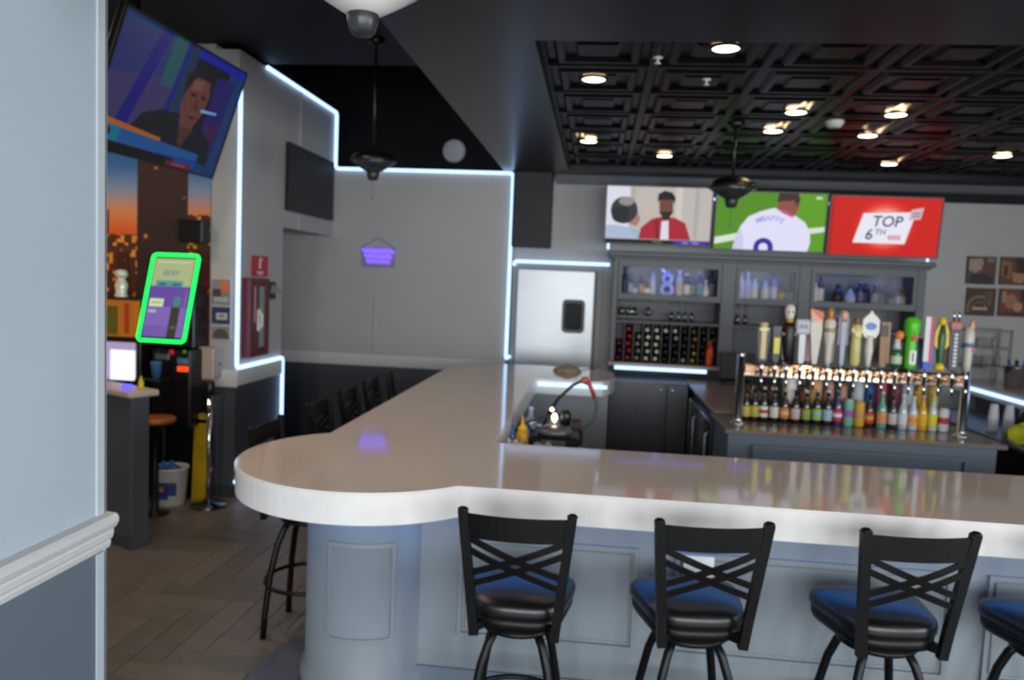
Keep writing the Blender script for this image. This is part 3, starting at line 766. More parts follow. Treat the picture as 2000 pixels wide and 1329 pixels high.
# ---- bottles
def bottle_prof(kind, h, r):
    if kind == 'beer':   return [(r * .92, 0), (r, .01), (r, h * .50), (r * .93, h * .58), (r * .52, h * .74), (r * .40, h * .80), (r * .38, h * .95)], (h * .14, h * .46), r * .45, h * .95
    if kind == 'liquor': return [(r * .94, 0), (r, .008), (r, h * .60), (r * .9, h * .66), (r * .40, h * .74), (r * .36, h * .90)], (h * .15, h * .52), r * .44, h * .89
    if kind == 'squat':  return [(r * .80, 0), (r * 1.05, h * .1), (r * 1.1, h * .35), (r * .85, h * .58), (r * .38, h * .70), (r * .36, h * .84)], (h * .18, h * .42), r * .55, h * .82
    if kind == 'tall':   return [(r * .95, 0), (r, .008), (r, h * .62), (r * .75, h * .72), (r * .36, h * .82), (r * .34, h * .93)], (h * .12, h * .55), r * .42, h * .92
    if kind == 'can':    return [(r * .80, 0), (r, h * .05), (r, h * .90), (r * .82, h * .97), (r * .80, h)], (h * .06, h * .89), r * .78, h * .975
    return None
def bottle(name, label, cat, loc, kind, h, r, glass, lab, cap, group, lab2=None):
    t = thing(name, label, cat, loc, (0, 0, random.uniform(-.4, .4)), group)
    prof, (l0, l1), cr, cz = bottle_prof(kind, h, r)
    gm = mat('bottle_glass_' + glass, glass, 0.12, spec=0.7, coat=0.2)
    MB().lathe(prof + ([(0, prof[-1][1])] if kind != 'can' else []), 14).build('body', gm, t)
    rl = r * (1.1 if kind == 'squat' else 1.0)
    mm = MB().lathe([(rl * 1.01, l0), (rl * 1.015, l0 + .001), (rl * 1.015, l1 - .001), (rl * 1.01, l1)], 14)
    mats = [pr(lab)]
    if lab2:
        mats.append(pr(lab2)); d = (l1 - l0)
        mm.lathe([(rl * 1.02, l0 + d * .35), (rl * 1.022, l0 + d * .36), (rl * 1.022, l0 + d * .66), (rl * 1.02, l0 + d * .67)], 14, 1)
    mm.build('label', mats, t)
    MB().lathe([(cr, 0), (cr, h * .05), (cr * .9, h * .055 + .003), (0, h * .055 + .003)] if kind != 'can' else [(cr, 0), (cr * .95, h * .01), (0, h * .01)], 12, c=(0, 0, cz)).build('cap', pr(cap, 0.3) if kind != 'can' else CHROME, t)
    return t
BIG = {'#1c2a33': 'smoky', '#101214': 'black', '#2a1508': 'brown', '#9fb7c8': 'clear', '#3e6a8a': 'blue', '#6a4a12': 'amber', '#0e2a18': 'green', '#c8ccd0': 'frosted white', '#35251c': 'dark brown', '#24305a': 'deep blue', '#7d8fa5': 'pale blue'}
bay1 = [(0.29, 'tall', .30, .040, '#1c2a33', '#223040', '#1a2a30'), (0.345, 'liquor', .25, .038, '#101214', '#7fa0a8', '#1a1a1c'), (0.405, 'squat', .20, .040, '#3e6a8a', '#c8d8c8', '#203050'),
        (0.46, 'liquor', .24, .036, '#2a1508', '#a8876a', '#2a3a8a'), (0.52, 'squat', .21, .044, '#6a4a12', '#e8d8a0', '#8a8040'), (0.585, 'tall', .29, .037, '#9fb7c8', '#b8bcc8', '#2036c0'),
        (0.855, 'tall', .29, .036, '#9fb7c8', '#c0a890', '#c8d8f0'), (0.935, 'liquor', .27, .040, '#2a1508', '#d8c0b0', '#d0d8e8'), (1.00, 'liquor', .26, .036, '#3e6a8a', '#8a8a30', '#3080b0'),
        (1.065, 'tall', .28, .036, '#24305a', '#3e7a8a', '#70a0c0'), (1.135, 'squat', .22, .040, '#c8ccd0', '#d8dcd8', '#e0e0e0'), (1.20, 'tall', .30, .038, '#35251c', '#8a6a5a', '#2a1a18')]
bay2 = [(1.49, 'tall', .29, .037, '#c8ccd0', '#b0b0c8', '#a090c0'), (1.565, 'tall', .30, .038, '#9fb7c8', '#a8a0c8', '#c8c8e8'), (1.645, 'liquor', .27, .041, '#c8ccd0', '#d8c8a8', '#604870'),
        (1.735, 'liquor', .25, .038, '#9fb7c8', '#c8c8b8', '#384ab0'), (1.83, 'tall', .28, .040, '#7d8fa5', '#c0b8c8', '#3028a8'), (1.925, 'squat', .23, .045, '#6a4a12', '#b08828', '#2038b8'), (1.99, 'liquor', .21, .030, '#0e2a18', '#607058', '#402028')]
bay3 = [(2.235, 'tall', .24, .036, '#c8ccd0', '#d8d0c0', '#303048'), (2.30, 'tall', .29, .038, '#6a4a12', '#d8ceb0', '#4a4a9a'), (2.49, 'squat', .24, .048, '#2a1508', '#4a2418', '#5a3048'), (2.585, 'squat', .21, .050, '#9fb7c8', '#b8bcc0', '#202028'),
        (2.70, 'liquor', .26, .036, '#1c2a33', '#6a6a80', '#b0b0d0'), (2.765, 'tall', .25, .034, '#101214', '#3a3a50', '#8a8aa8'), (2.825, 'liquor', .24, .036, '#35251c', '#8a8a80', '#8080a0'), (2.885, 'tall', .23, .033, '#101214', '#3a3430', '#6a6a90'),
        (2.945, 'liquor', .22, .034, '#24305a', '#4a4a58', '#2828c0'), (3.005, 'squat', .20, .038, '#101214', '#5a5a60', '#5050a0'), (3.065, 'liquor', .21, .040, '#35251c', '#b0a8a0', '#303038'), (3.135, 'liquor', .20, .038, '#6a4a12', '#a89890', '#604828')]
for bn, bay in (('left', bay1), ('middle', bay2), ('right', bay3)):
    for k, (x, kd, h, r, gl, lb, cp) in enumerate(bay):
        sh = {'tall': 'tall', 'liquor': 'straight', 'squat': 'squat'}[kd]
        bottle('liquor_bottle', '%s %s bottle, %s from left in the %s lit cabinet bay' % (sh, BIG[gl], ORD[k], bn), 'bottle', (x, 8.45 + 0.05 * ((k * 7) % 3 - 1), 1.791), kd, h, r, gl, lb, cp, 'liquor bottles in the %s cabinet bay' % bn)
# figure-eight glass lamp bottle
t = thing('figure_bottle', 'glowing blue bottle shaped like a figure eight in the left bay', 'bottle', (0.735, 8.44, 1.791))
BLG = mat('blue_frosted_glass', '#8f9ae8', 0.25, var=0.1, scale=10, coat=0.3)
def torus(mb, cz, rr, r, n=20, q=8):
    mb.tube([(rr * math.cos(2 * PI * k / n), 0, cz + rr * math.sin(2 * PI * k / n)) for k in range(n)], r, q, closed=True)
mb = MB(); torus(mb, 0.082, 0.056, 0.026); torus(mb, 0.196, 0.044, 0.023); mb.build('body', BLG, t)
MB().bar((-0.03, 0, 0.26), (-0.06, 0, 0.295), 0.03, 0.03).lathe([(0.018, 0.255), (0.016, 0.285), (0, 0.287)], 10).build('neck', BLG, t)

# ---- wine bottles lying in the rack, ends towards the room
rack = [(3, '#5a1020', '#3a0a14', 'dark red'), (5, '#a02414', '#6a1208', 'bright red'), (4, '#8a8a70', '#3a4030', 'olive'), (5, '#d8d4b8', '#26301c', 'cream'), (5, '#dcd8bc', '#2a3420', 'pale cream'),
        (5, '#1a1c20', '#0a0b0c', 'black'), (5, '#202226', '#0a0b0c', 'charcoal'), (5, '#26241f', '#0a0b0c', 'dark grey'), (5, '#6a4a10', '#1a1408', 'mustard'), (5, '#2a1410', '#100808', 'dark brown'), (5, '#1a1a1c', '#0a0b0c', 'soot black')]
SPOT = {(5, 4): '#c8c8c4', (6, 4): '#c0c0bc', (6, 3): '#98988c', (8, 0): '#b8a010', (8, 1): '#a8920e', (8, 3): '#8a5a20', (7, 0): '#9a9a98'}
wine_me = {}
def wine(label, x, z, capc, glassc):
    if (capc, glassc) not in wine_me:
        a = MB().lathe([(0.0, 0.30), (0.034, 0.30), (0.0375, 0.295), (0.0375, 0.13), (0.016, 0.08), (0.015, 0.03)], 14, M=Matrix.Rotation(R(-90), 4, 'X')).mesh('glass', mat('bottle_glass_' + glassc, glassc, 0.12, spec=0.7, coat=0.2))
        b = MB().lathe([(0.016, 0.085), (0.0215, 0.04), (0.0225, 0.008), (0.019, 0.0), (0, 0)], 12, M=Matrix.Rotation(R(-90), 4, 'X')).mesh('capsule', mat('foil_' + capc, capc, 0.3, metal=0.2, var=0.05))
        wine_me[(capc, glassc)] = (a, b)
    t = thing('wine_bottle', label, 'wine bottle', (x, 8.335, z), (0, 0, 0), 'wine bottles lying in the rack')
    for nm, me in zip(('glass', 'capsule'), wine_me[(capc, glassc)]):
        o = bpy.data.objects.new(nm, me); COL.objects.link(o); o.parent = t
for c, (n_, capc, gl, nm) in enumerate(rack):
    for k in range(n_):
        cc = SPOT.get((c, k), capc)
        wine('wine bottle with %s foil, rack column %s from left, %s up' % ('pale' if (c, k) in SPOT and c in (5, 6, 7) else ('yellow' if (c, k) in SPOT else nm), ORD[c], ORD[k]),
             0.263 + c * 0.0964 + (0.008 if k % 2 else -0.006), 1.1405 + k * 0.0755, cc, gl)

# ---- stemware hanging below the shelf
WG = [(0.265, 0), (0.345, 0), (0.405, 0), (0.545, 0), (0.79, 1), (0.86, 1), (0.93, 1), (1.00, 1), (1.47, 1), (1.55, 1), (2.25, 1), (2.36, 1), (2.48, 1)]
gl_me = {}
for k, (x, kd) in enumerate(WG):
    if kd not in gl_me:
        prof = [(0.032, 0.0), (0.030, -0.003), (0.004, -0.008), (0.004, -0.07), (0.02, -0.085), (0.036, -0.115), (0.034, -0.165)] if kd == 0 else [(0.030, 0.0), (0.028, -0.003), (0.004, -0.008), (0.004, -0.10), (0.016, -0.12), (0.026, -0.16), (0.023, -0.205)]
        gl_me[kd] = MB().lathe([(r, z) for r, z in prof] + [(prof[-1][0] - 0.002, prof[-1][1]), (prof[-2][0] - 0.002, prof[-2][1]), (0.003, prof[-3][1])], 14).mesh('stem_glass', glassy('stemware_glass', (0.72, 0.75, 0.78), 0.55))
    o = bpy.data.objects.new('stem_glass', gl_me[kd]); COL.objects.link(o); o.location = (x, 8.40, 1.752)
    tag(o, '%s wine glass hanging upside down under the cabinet, %s from left' % ('short' if kd == 0 else 'tall', ORD[k]), 'glass', 'stemware hanging under the cabinet')

# ---- orange bottle and dark till at the right end of the back counter
bottle('orange_bottle', 'slim bright orange bottle standing right of the wine rack', 'bottle', (1.19, 8.26, 1.101), 'tall', 0.27, 0.036, '#c8400c', '#e05a14', '#d84a10', None)
t = thing('card_terminal', 'dark till screen on the counter behind the tap tower', 'till', (1.42, 7.9, 0.951))
MB().rbox(-0.13, 0.13, -0.02, 0.10, 0.0, 0.05, 0.006).build('foot', BLACKPL, t)
MB().rbox(-0.17, 0.17, -0.02, 0.02, 0.06, 0.33, 0.008, M=Matrix.Rotation(R(-14), 4, 'X')).build('screen_housing', BLACKPL, t)
MB().box(-0.02, 0.02, 0.0, 0.05, 0.03, 0.12).build('stand', BLACKPL, t)

# ---- bottle cooler below
cl = thing('bottle_cooler', 'dark grey two-door back bar cooler with round locks', 'cooler', (0, 0, 0))
MB().rbox(0.165, 0.94, 7.80, 8.40, 0.0, 0.955, 0.004).build('body', STEELD, cl)
for x0, x1, kx in ((0.17, 0.728, 0.675), (0.738, 0.935, 0.786)):
    dr = MB().rbox(x0, x1, 7.765, 7.80, 0.10, 0.94, 0.005).build('door', STEELD, cl)
    MB().lathe([(0.013, 0), (0.013, 0.012), (0.009, 0.016), (0, 0.016)], 12, c=(kx, 7.765, 0), M=Matrix.Translation((0, 7.765, 0.888)) @ Matrix.Rotation(R(90), 4, 'X') @ Matrix.Translation((0, -7.765, 0))).build('lock', CHROME, dr)

# ---- fridge run in depth + tap island
run = thing('fridge_counter', 'stainless door fridge run leading back from the tap island', 'fridge')
MB().rbox(0.97, 1.55, 6.16, 8.18, 0.0, 0.925, 0.004).build('body', BLACKPL, run)
MB().rbox(0.945, 1.58, 6.16, 8.20, 0.925, 0.955, 0.005).build('top', mat('tan_counter', '#a8978a'), run)
for k in range(2):
    y0 = 6.17 + k * 0.77
    dr = MB().rbox(0.945, 0.972, y0, y0 + 0.75, 0.08, 0.84, 0.004).build('door', mat('fridge_glass', '#16181b', 0.1, spec=0.7), run)
    MB().box(0.940, 0.946, y0, y0 + 0.05, 0.08, 0.84).build('door_trim', STEEL, dr)
    MB().box(0.940, 0.946, y0 + 0.70, y0 + 0.75, 0.08, 0.84).build('door_trim', STEEL, dr)
    MB().tube([(0.94, y0 + 0.09, 0.25), (0.905, y0 + 0.09, 0.27), (0.905, y0 + 0.09, 0.75), (0.94, y0 + 0.09, 0.77)], 0.012, 8).build('handle', STEEL, dr)
isl = thing('tap_island', 'slate grey panelled island with thin stone top carrying the beer taps', 'island')
MB().box(0.945, 2.69, 5.46, 6.10, 0.0, 0.92).build('body', BARDARK, isl)
MB().rbox(0.915, 2.74, 5.42, 6.155, 0.92, 0.95, 0.004).build('top', mat('island_stone', '#857a74', 0.12, var=0.08, scale=14), isl)
pn = MB().box(1.14, 2.48, 5.452, 5.462, 0.12, 0.82).build('front_panel', BARDARK, isl)
MB().frame(1.11, 2.51, 0.09, 0.85, 0.026, 5.432, 5.462).build('panel_moulding', BARDARK, pn)
MB().rbox(1.10, 2.58, 5.90, 6.02, 0.95, 1.065, 0.004).build('bottle_step', BLACKPL, isl)

# ================================================================== TAP TOWER
tw = thing('tap_tower', 'long chrome beer tap tower with a row of colourful handles', 'beer tower', (0, 5.70, 0.95))
for x in (1.045, 2.565):
    MB().lathe([(0.055, 0), (0.055, 0.008), (0.032, 0.016), (0.030, 0.03), (0.030, 0.485), (0.032, 0.49), (0.026, 0.505), (0, 0.508)], 20, c=(x, 0, 0)).build('post', CHROME, tw)
MB().rbox(1.06, 2.55, -0.032, 0.032, 0.365, 0.435, 0.012).build('tap_rail', mat('chrome_warm_reflection', '#d9b08c', 0.12, metal=1.0, var=0.04, scale=8), tw)  # chrome tinted orange for the warm lamps it reflects
MB().rbox(1.06, 2.55, -0.025, 0.025, 0.345, 0.366, 0.006).build('lower_rail', CHROME, tw)
faucet_me = MB().lathe([(0.013, 0), (0.013, 0.03), (0.010, 0.034), (0.010, 0.075), (0.012, 0.08)], 10, M=Matrix.Translation((0, -0.032, 0.395)) @ Matrix.Rotation(R(90), 4, 'X')).lathe([(0.012, 0.35), (0.013, 0.41), (0.017, 0.43), (0.008, 0.445), (0.007, 0.47)], 10, c=(0, -0.105, 0)).tube([(0, -0.105, 0.37), (0, -0.118, 0.33), (0, -0.118, 0.285)], 0.009, 8).mesh('faucet', CHROME)
# handle recipes: local origin at handle foot
def H_paddle(c, w, h, top=None, d=0.022, taper=0.75):
    mb = MB(); mats = [pr(c, .35)]
    vs = []
    for z, s in ((0, taper * .7), (h * .1, taper), (h * .75, 1), (h, 1)):
        vs += [(-w / 2 * s, -d / 2, z), (w / 2 * s, -d / 2, z), (w / 2 * s, d / 2, z), (-w / 2 * s, d / 2, z)]
    fs = [(0, 3, 2, 1), (12, 13, 14, 15)]
    for i in range(3):
        for k in range(4):
            k2 = (k + 1) % 4; fs.append((i * 4 + k, i * 4 + k2, (i + 1) * 4 + k2, (i + 1) * 4 + k))
    mb.add(vs, fs)
    return mb, mats
def handle(i):
    P = pr
    if i == 0:
        mb, m = H_paddle('#17140f', .085, .24); m += [P('#cfb878', .35), P('#e0d4a0', .35)]
        mb.box(-.017, .017, -.018, -.010, .02, .27, 1); mb.lathe([(.03, .245), (.03, .265), (0, .27)], 12, 1); mb.box(-.03, .03, -.02, -.012, .215, .235, 2)
    elif i == 1:
        mb, m = H_paddle('#14120f', .055, .25); m += [P('#d8c80e', .35)]; mb.box(-.02, .02, -.018, -.010, .06, .17, 1)
    elif i == 2:
        mb = MB(); m = [P('#1a1214', .4), P('#d9d2c4', .5), P('#c89a28', .4), P('#0c0c0c', .4), P('#5a4a3a', .4)]
        mb.lathe([(.016, 0), (.03, .05), (.042, .15), (.046, .24), (.03, .285), (.0, .29)], 14, 0)
        mb.lathe([(0, .29), (.022, .295), (.030, .325), (.036, .355), (.033, .385), (.018, .402), (0, .405)], 14, 1)
        mb.lathe([(.0, .275), (.024, .28), (.024, .305), (.0, .31)], 12, 2, c=(0, -.01, 0))
        for s in (-1, 1): mb.lathe([(0, -.009), (.008, 0), (0, .009)], 8, 3, c=(s * .013, -.032, .352))
        mb.box(-.05, .05, -.03, -.02, .19, .21, 4)
    elif i == 3:
        mb, m = H_paddle('#d6d4d6', .042, .20, taper=.9); m += [P('#b9bbbf', .4), P('#5a5e66', .4)]
        mb.rbox(-.05, .05, -.022, .02, .20, .305, .012, 1)
        mb.text('IPA', .042, Matrix.Translation((0, -.0235, .252)) @ Matrix(((1, 0, 0, 0), (0, 0, 1, 0), (0, 1, 0, 0), (0, 0, 0, 1))), 2)
    elif i == 4:
        mb, m = H_paddle('#ccc4b6', .075, .29, taper=.5); m += [P('#d8642c', .4), P('#e0a488', .4)]
        mb.add([(-.045, -.014, .375), (.04, -.014, .30), (.04, -.014, .36), (-.045, -.014, .385), (-.045, .014, .375), (.04, .014, .30), (.04, .014, .36), (-.045, .014, .385)], [(0, 1, 2, 3), (7, 6, 5, 4), (0, 4, 5, 1), (2, 6, 7, 3), (0, 3, 7, 4), (1, 5, 6, 2)], 1)
        mb.add([(-.0375, -.011, .29), (.0375, -.011, .29), (.04, -.011, .30), (-.045, -.011, .375), (-.0375, .011, .29), (.0375, .011, .29), (.04, .011, .30), (-.045, .011, .375)], [(0, 1, 2, 3), (7, 6, 5, 4), (0, 3, 7, 4), (1, 5, 6, 2), (2, 6, 7, 3)], 2)
    elif i == 5:
        mb = MB(); m = [P('#d2ccbd', .35), P('#c87a1e', .35), P('#9a8a68', .35)]
        mb.lathe([(.014, 0), (.02, .03), (.024, .13), (.036, .19), (.040, .24), (.038, .30), (.026, .315), (0, .316)], 14, 0)
        mb.lathe([(.02, .315), (.017, .335), (.022, .355), (.016, .385), (0, .392)], 12, 1); mb.lathe([(.0405, .225), (.0415, .23), (.0415, .25), (.0405, .255)], 14, 2)
    elif i == 6:
        mb, m = H_paddle('#9fa0b4', .034, .30, taper=.8); m += [P('#d8a894', .35), P('#6a6878', .35)]
        mb.lathe([(0, .30), (.02, .31), (.030, .335), (.028, .36), (.014, .375), (0, .378)], 12, 1); mb.box(-.036, -.018, -.006, .006, .14, .33, 2); mb.box(.018, .036, -.006, .006, .14, .33, 2)
    elif i == 7:
        mb = MB(); m = [P('#cfc477', .4), P('#8a5a3a', .5), P('#e2d898', .4)]
        mb.lathe([(.022, 0), (.032, .02), (.034, .14), (.03, .20), (.042, .25), (.03, .285), (0, .29)], 14, 0)
        mb.lathe([(0, .28), (.02, .29), (.023, .315), (.014, .335), (0, .34)], 12, 1); mb.bar((-.035, -.02, .255), (.02, -.035, .20), .018, .02, 2); mb.bar((.035, -.02, .25), (-.02, -.035, .21), .018, .02, 2)
    elif i == 8:
        mb = MB(); m = [P('#d5d2c6', .35), P('#e4e2da', .35), P('#4a7ac0', .35)]
        mb.lathe([(.014, 0), (.018, .03), (.028, .12), (.022, .19), (.03, .215), (0, .216)], 14, 0)
        mb.prism([(-.035, .20), (.035, .20), (.055, .235), (.055, .32), (.035, .345), (.016, .36), (0, .385), (-.016, .36), (-.035, .345), (-.055, .32), (-.055, .235)], -.014, .014, 1, M=Matrix(((1, 0, 0, 0), (0, 0, 1, 0), (0, 1, 0, 0), (0, 0, 0, 1))))
        mb.prism(ell(0, .278, .036, .026, 16), -.018, -.0139, 2, M=Matrix(((1, 0, 0, 0), (0, 0, 1, 0), (0, 1, 0, 0), (0, 0, 0, 1))))
    elif i == 9:
        mb, m = H_paddle('#8a5a1e', .055, .31, taper=.8); m += [P('#c8a878', .4), P('#3a2410', .4)]; mb.box(.028, .034, -.014, .012, .03, .31, 1); mb.box(-.024, .024, -.015, -.010, .21, .29, 2)
    elif i == 10:
        mb = MB(); m = [P('#1f5a34', .25), P('#c9ccc2', .4), P('#e8843c', .4), P('#b8c0a8', .4)]
        mb.lathe([(.03, 0), (.036, .01), (.036, .10), (.03, .13), (.0, .14)], 14, 0); mb.lathe([(.028, .125), (.020, .165), (.018, .20), (0, .202)], 12, 1)
        mb.lathe([(0, .19), (.022, .20), (.030, .225), (.022, .25), (0, .258)], 12, 2, c=(.012, 0, 0)); mb.lathe([(.0365, .03), (.037, .035), (.037, .08), (.0365, .085)], 14, 3)
    elif i == 11:
        mb = MB(); m = [P('#4fc412', .35), P('#d8201a', .4), P('#e8ecdf', .4), P('#1a4a10', .4)]
        mb.lathe([(.03, 0), (.036, .02), (.038, .16), (.034, .20), (.048, .25), (.052, .30), (.046, .335), (.028, .352), (0, .355)], 16, 0)
        st = [( .03 * (1 if k % 2 == 0 else .42) * math.sin(PI * k / 5), .215 + .03 * (1 if k % 2 == 0 else .42) * math.cos(PI * k / 5)) for k in range(10)]
        mb.prism([(x + .008, z) for x, z in st], -.05, -.036, 1, M=Matrix(((1, 0, 0, 0), (0, 0, 1, 0), (0, 1, 0, 0), (0, 0, 0, 1))))
        mb.rbox(-.022, .026, -.046, -.02, .03, .13, .006, 2); mb.box(-.004, .006, -.0475, -.0455, .05, .115, 3)
    elif i == 12:
        mb, m = H_paddle('#d8d6da', .036, .36, taper=1); m += [P('#c01a38', .35), P('#2448c0', .35), P('#2a5a9a', .35)]
        mb.box(.016, .036, -.013, .012, .05, .36, 1); mb.box(-.018, .036, -.014, .012, 0, .055, 2); mb.box(.036, .052, -.008, .01, .05, .26, 3)
    elif i == 13:
        mb = MB(); m = [P('#1d5a26', .35), P('#e2b41a', .4), P('#e8c21e', .4)]
        mb.lathe([(.016, 0), (.02, .04), (.026, .12), (.03, .22), (.018, .33), (0, .335)], 14, 0)
        for s in (-1, 1):
            mb.add([(s * .012, -.012, .13), (s * .048, -.012, .17), (s * .044, -.012, .27), (s * .016, -.012, .32), (s * .012, .012, .13), (s * .048, .012, .17), (s * .044, .012, .27), (s * .016, .012, .32)], [(0, 1, 2, 3), (7, 6, 5, 4), (0, 4, 5, 1), (1, 5, 6, 2), (2, 6, 7, 3), (3, 7, 4, 0)], 1)
        mb.lathe([(0, .30), (.022, .31), (.026, .335), (.014, .36), (0, .364)], 12, 2); mb.lathe([(.03, .0), (.034, .02), (.02, .05), (0, .052)], 12, 2)
    elif i == 14:
        mb, m = H_paddle('#161417', .072, .29, taper=.95); m += [P('#b0655a', .4), CHROME, P('#d8d8d6', .4)]
        mb.rbox(-.038, .038, -.016, .016, .28, .335, .006, 1); mb.lathe([(.007, .335), (.007, .40), (0, .405)], 8, 2, c=(-.015, 0, 0)); mb.lathe([(.007, .335), (.007, .40), (0, .405)], 8, 2, c=(.017, 0, 0))
        for k in range(9): mb.box(-.008, .014, -.0145, -.011, .03 + k * .026, .047 + k * .026, 3)
    else:
        mb = MB(); m = [P('#c9c4b8', .4), P('#e07a34', .35), P('#5a6a94', .4), P('#b83a40', .4)]
        mb.lathe([(.02, 0), (.026, .05), (.03, .16), (.036, .24), (.028, .30), (0, .305)], 14, 0)
        mb.add([(-.012, -.01, .27), (.02, -.01, .25), (.03, -.01, .30), (.014, -.01, .355), (0, -.01, .31), (-.012, .01, .27), (.02, .01, .25), (.03, .01, .30), (.014, .01, .355), (0, .01, .31)], [(0, 1, 2, 3, 4), (9, 8, 7, 6, 5), (0, 5, 6, 1), (1, 6, 7, 2), (2, 7, 8, 3), (3, 8, 9, 4), (4, 9, 5, 0)], 1)
        mb.lathe([(.034, .165), (.037, .17), (.038, .19), (.035, .195)], 14, 2); mb.box(.012, .036, -.03, -.015, .14, .16, 3)
    return mb, m
HX = [(0, 1.165, 0), (1, 1.255, 1), (2, 1.333, 0), (3, 1.425, 0), (4, 1.515, 0), (5, 1.605, 0), (6, 1.695, 0), (7, 1.783, 0), (8, 1.872, 0), (9, 1.965, 0), (10, 2.055, 0), (11, 2.145, 0), (12, 2.245, 0), (13, 2.338, 0), (14, 2.425, 0), (15, 2.515, 0)]
HLAB = ['black paddle tap handle with a cream cross', 'small black tap handle with yellow label', 'skull-topped black tap handle', 'white tap handle with square IPA head', 'pale tapered tap handle with slanted orange top', 'white turned tap handle with orange finial', 'tall grey tap handle with pink knob', 'cream carved figure tap handle', 'white shield tap handle with blue oval', 'brown wooden paddle tap handle', 'green bottle tap handle with orange ball', 'bright green tap handle with red star', 'white red and blue tap handle', 'green and yellow tap handle', 'black tap handle with silver prongs', 'white tap handle with orange flame']
for i, x, back in HX:
    fc = bpy.data.objects.new('faucet', faucet_me); COL.objects.link(fc); fc.parent = tw; fc.location = (x, 0, 0)
    mb, m = handle(i)
    h = mb.build('tap_handle', m, fc, loc=(0, -0.105, 0.462)); h['label'] = HLAB[i]
for k in range(9):                                            # faucets and handles on the far side of the rail
    x = 1.21 + k * 0.155
    fc = bpy.data.objects.new('faucet', faucet_me); COL.objects.link(fc); fc.parent = tw; fc.location = (x, 0, 0); fc.rotation_euler = (0, 0, PI)
    c = ['#5a2a1a', '#8a8478', '#b08a9a', '#c8a8a0', '#2a2018', '#1c1814', '#3a2a20', '#2a4a80', '#4a2018'][k]
    mb, m = H_paddle(c, .06, .17 + .03 * (k % 3), taper=.8)
    h = mb.build('tap_handle', m, fc, loc=(0, -0.105, 0.462))

# ---- bottles and cans standing behind the taps on the island
front = [(1.125, 'beer', .235, .031, '#1a120a', '#b8a848', '#1a1a1a', None), (1.185, 'beer', .245, .033, '#1a120a', '#b0a040', '#202020', None), (1.25, 'beer', .25, .031, '#1a120a', '#d8d4c8', '#c8c0a8', '#b02a28'), (1.325, 'beer', .25, .032, '#1a120a', '#cfc9bc', '#b8a070', None),
         (1.398, 'beer', .24, .032, '#20140a', '#c87a3a', '#c89a48', '#d8b080'), (1.475, 'beer', .24, .034, '#1a120a', '#c0a8a0', '#181818', None), (1.55, 'beer', .24, .031, '#0e1a0c', '#8a9a40', '#c0c8d0', None), (1.625, 'beer', .25, .034, '#0e1a0c', '#9ab038', '#a8b0e0', '#78b0c8'), (1.70, 'beer', .25, .033, '#1a120a', '#9ab0c8', '#c8d8e8', None),
         (1.77, 'beer', .26, .032, '#24305a', '#c8283a', '#7ab0d8', '#d8d8e8'), (1.845, 'can', .20, .034, '#8aa8a0', '#6aa890', '#6a6a6a', '#8a5aa0'), (1.92, 'can', .19, .036, '#b8902a', '#c89a28', '#6a6a6a', '#b88a60'), (1.99, 'beer', .24, .032, '#3a1a0a', '#b83a24', '#202020', '#c8a030'), (2.075, 'beer', .26, .035, '#5a9a88', '#d08a58', '#a8c8c0', None),
         (2.15, 'beer', .25, .031, '#2a2624', '#b8b4b0', '#404040', None), (2.22, 'beer', .25, .033, '#a8b4b8', '#c8ccd0', '#d8d8d8', None), (2.29, 'beer', .24, .032, '#b8c0c8', '#e0a060', '#c8c8d0', '#d88838'), (2.355, 'beer', .25, .033, '#c89a18', '#d8a81c', '#c8a8a8', None), (2.425, 'beer', .26, .032, '#b8c0b8', '#d8c838', '#d8b840', None), (2.50, 'can', .17, .034, '#d0d0d4', '#d8d4da', '#6a6a6a', '#c03848')]
DN = ['dark bottle with mustard label', 'dark bottle with olive label', 'dark bottle with white and red label', 'dark bottle with cream label', 'dark bottle with orange label', 'dark bottle with pinkish label', 'green bottle with lime label', 'green bottle with lime and blue label', 'dark bottle with pale blue label', 'blue bottle with red and white label', 'teal and purple can', 'golden can', 'brown bottle with red label', 'sea green bottle with orange label', 'dark bottle with grey label', 'clear bottle with silver label', 'clear bottle with peach label', 'golden yellow bottle', 'clear bottle with yellow label', 'white and red can']
for k, (x, kd, h, r, gl, lb, cp, l2) in enumerate(front):
    nm = 'drink_can' if kd == 'can' else 'beer_bottle'
    bottle(nm, '%s, %s from left in front row under taps' % (DN[k], ORD[k]), 'can' if kd == 'can' else 'bottle', (x, 5.84, 0.951), kd, h, r, gl, lb, cp, 'drinks in the front row under the taps', l2)
rear = [(1.19, 'beer', .23, .031, '#1a120a', '#6a4a28', '#2a1a18'), (1.33, 'beer', .24, .031, '#1a120a', '#5a3a28', '#3a2a20'), (1.455, 'can', .235, .048, '#d0ccc8', '#d6d2cc', '#6a6a6a'), (1.565, 'beer', .23, .031, '#2a1a0a', '#8a4a28', '#a86a38'), (1.64, 'can', .22, .045, '#c8a878', '#d0a068', '#6a6a6a'), (1.735, 'can', .19, .034, '#a88a7a', '#b08878', '#6a6a6a'), (1.83, 'can', .18, .034, '#a86a4a', '#a87858', '#6a6a6a'), (1.94, 'can', .235, .042, '#7ab0b8', '#b0b8c0', '#6a6a6a'), (2.02, 'can', .20, .034, '#1c4a9a', '#2050a0', '#6a6a6a'),
        (2.105, 'can', .21, .034, '#c85a60', '#b8485a', '#6a6a6a'), (2.20, 'can', .23, .040, '#5a1a34', '#6a2440', '#6a6a6a'), (2.285, 'can', .23, .038, '#b8bcc8', '#b8c0cc', '#6a6a6a'), (2.37, 'can', .23, .038, '#c89a18', '#c89a20', '#6a6a6a'), (2.465, 'can', .22, .034, '#c8a848', '#c0a040', '#6a6a6a')]
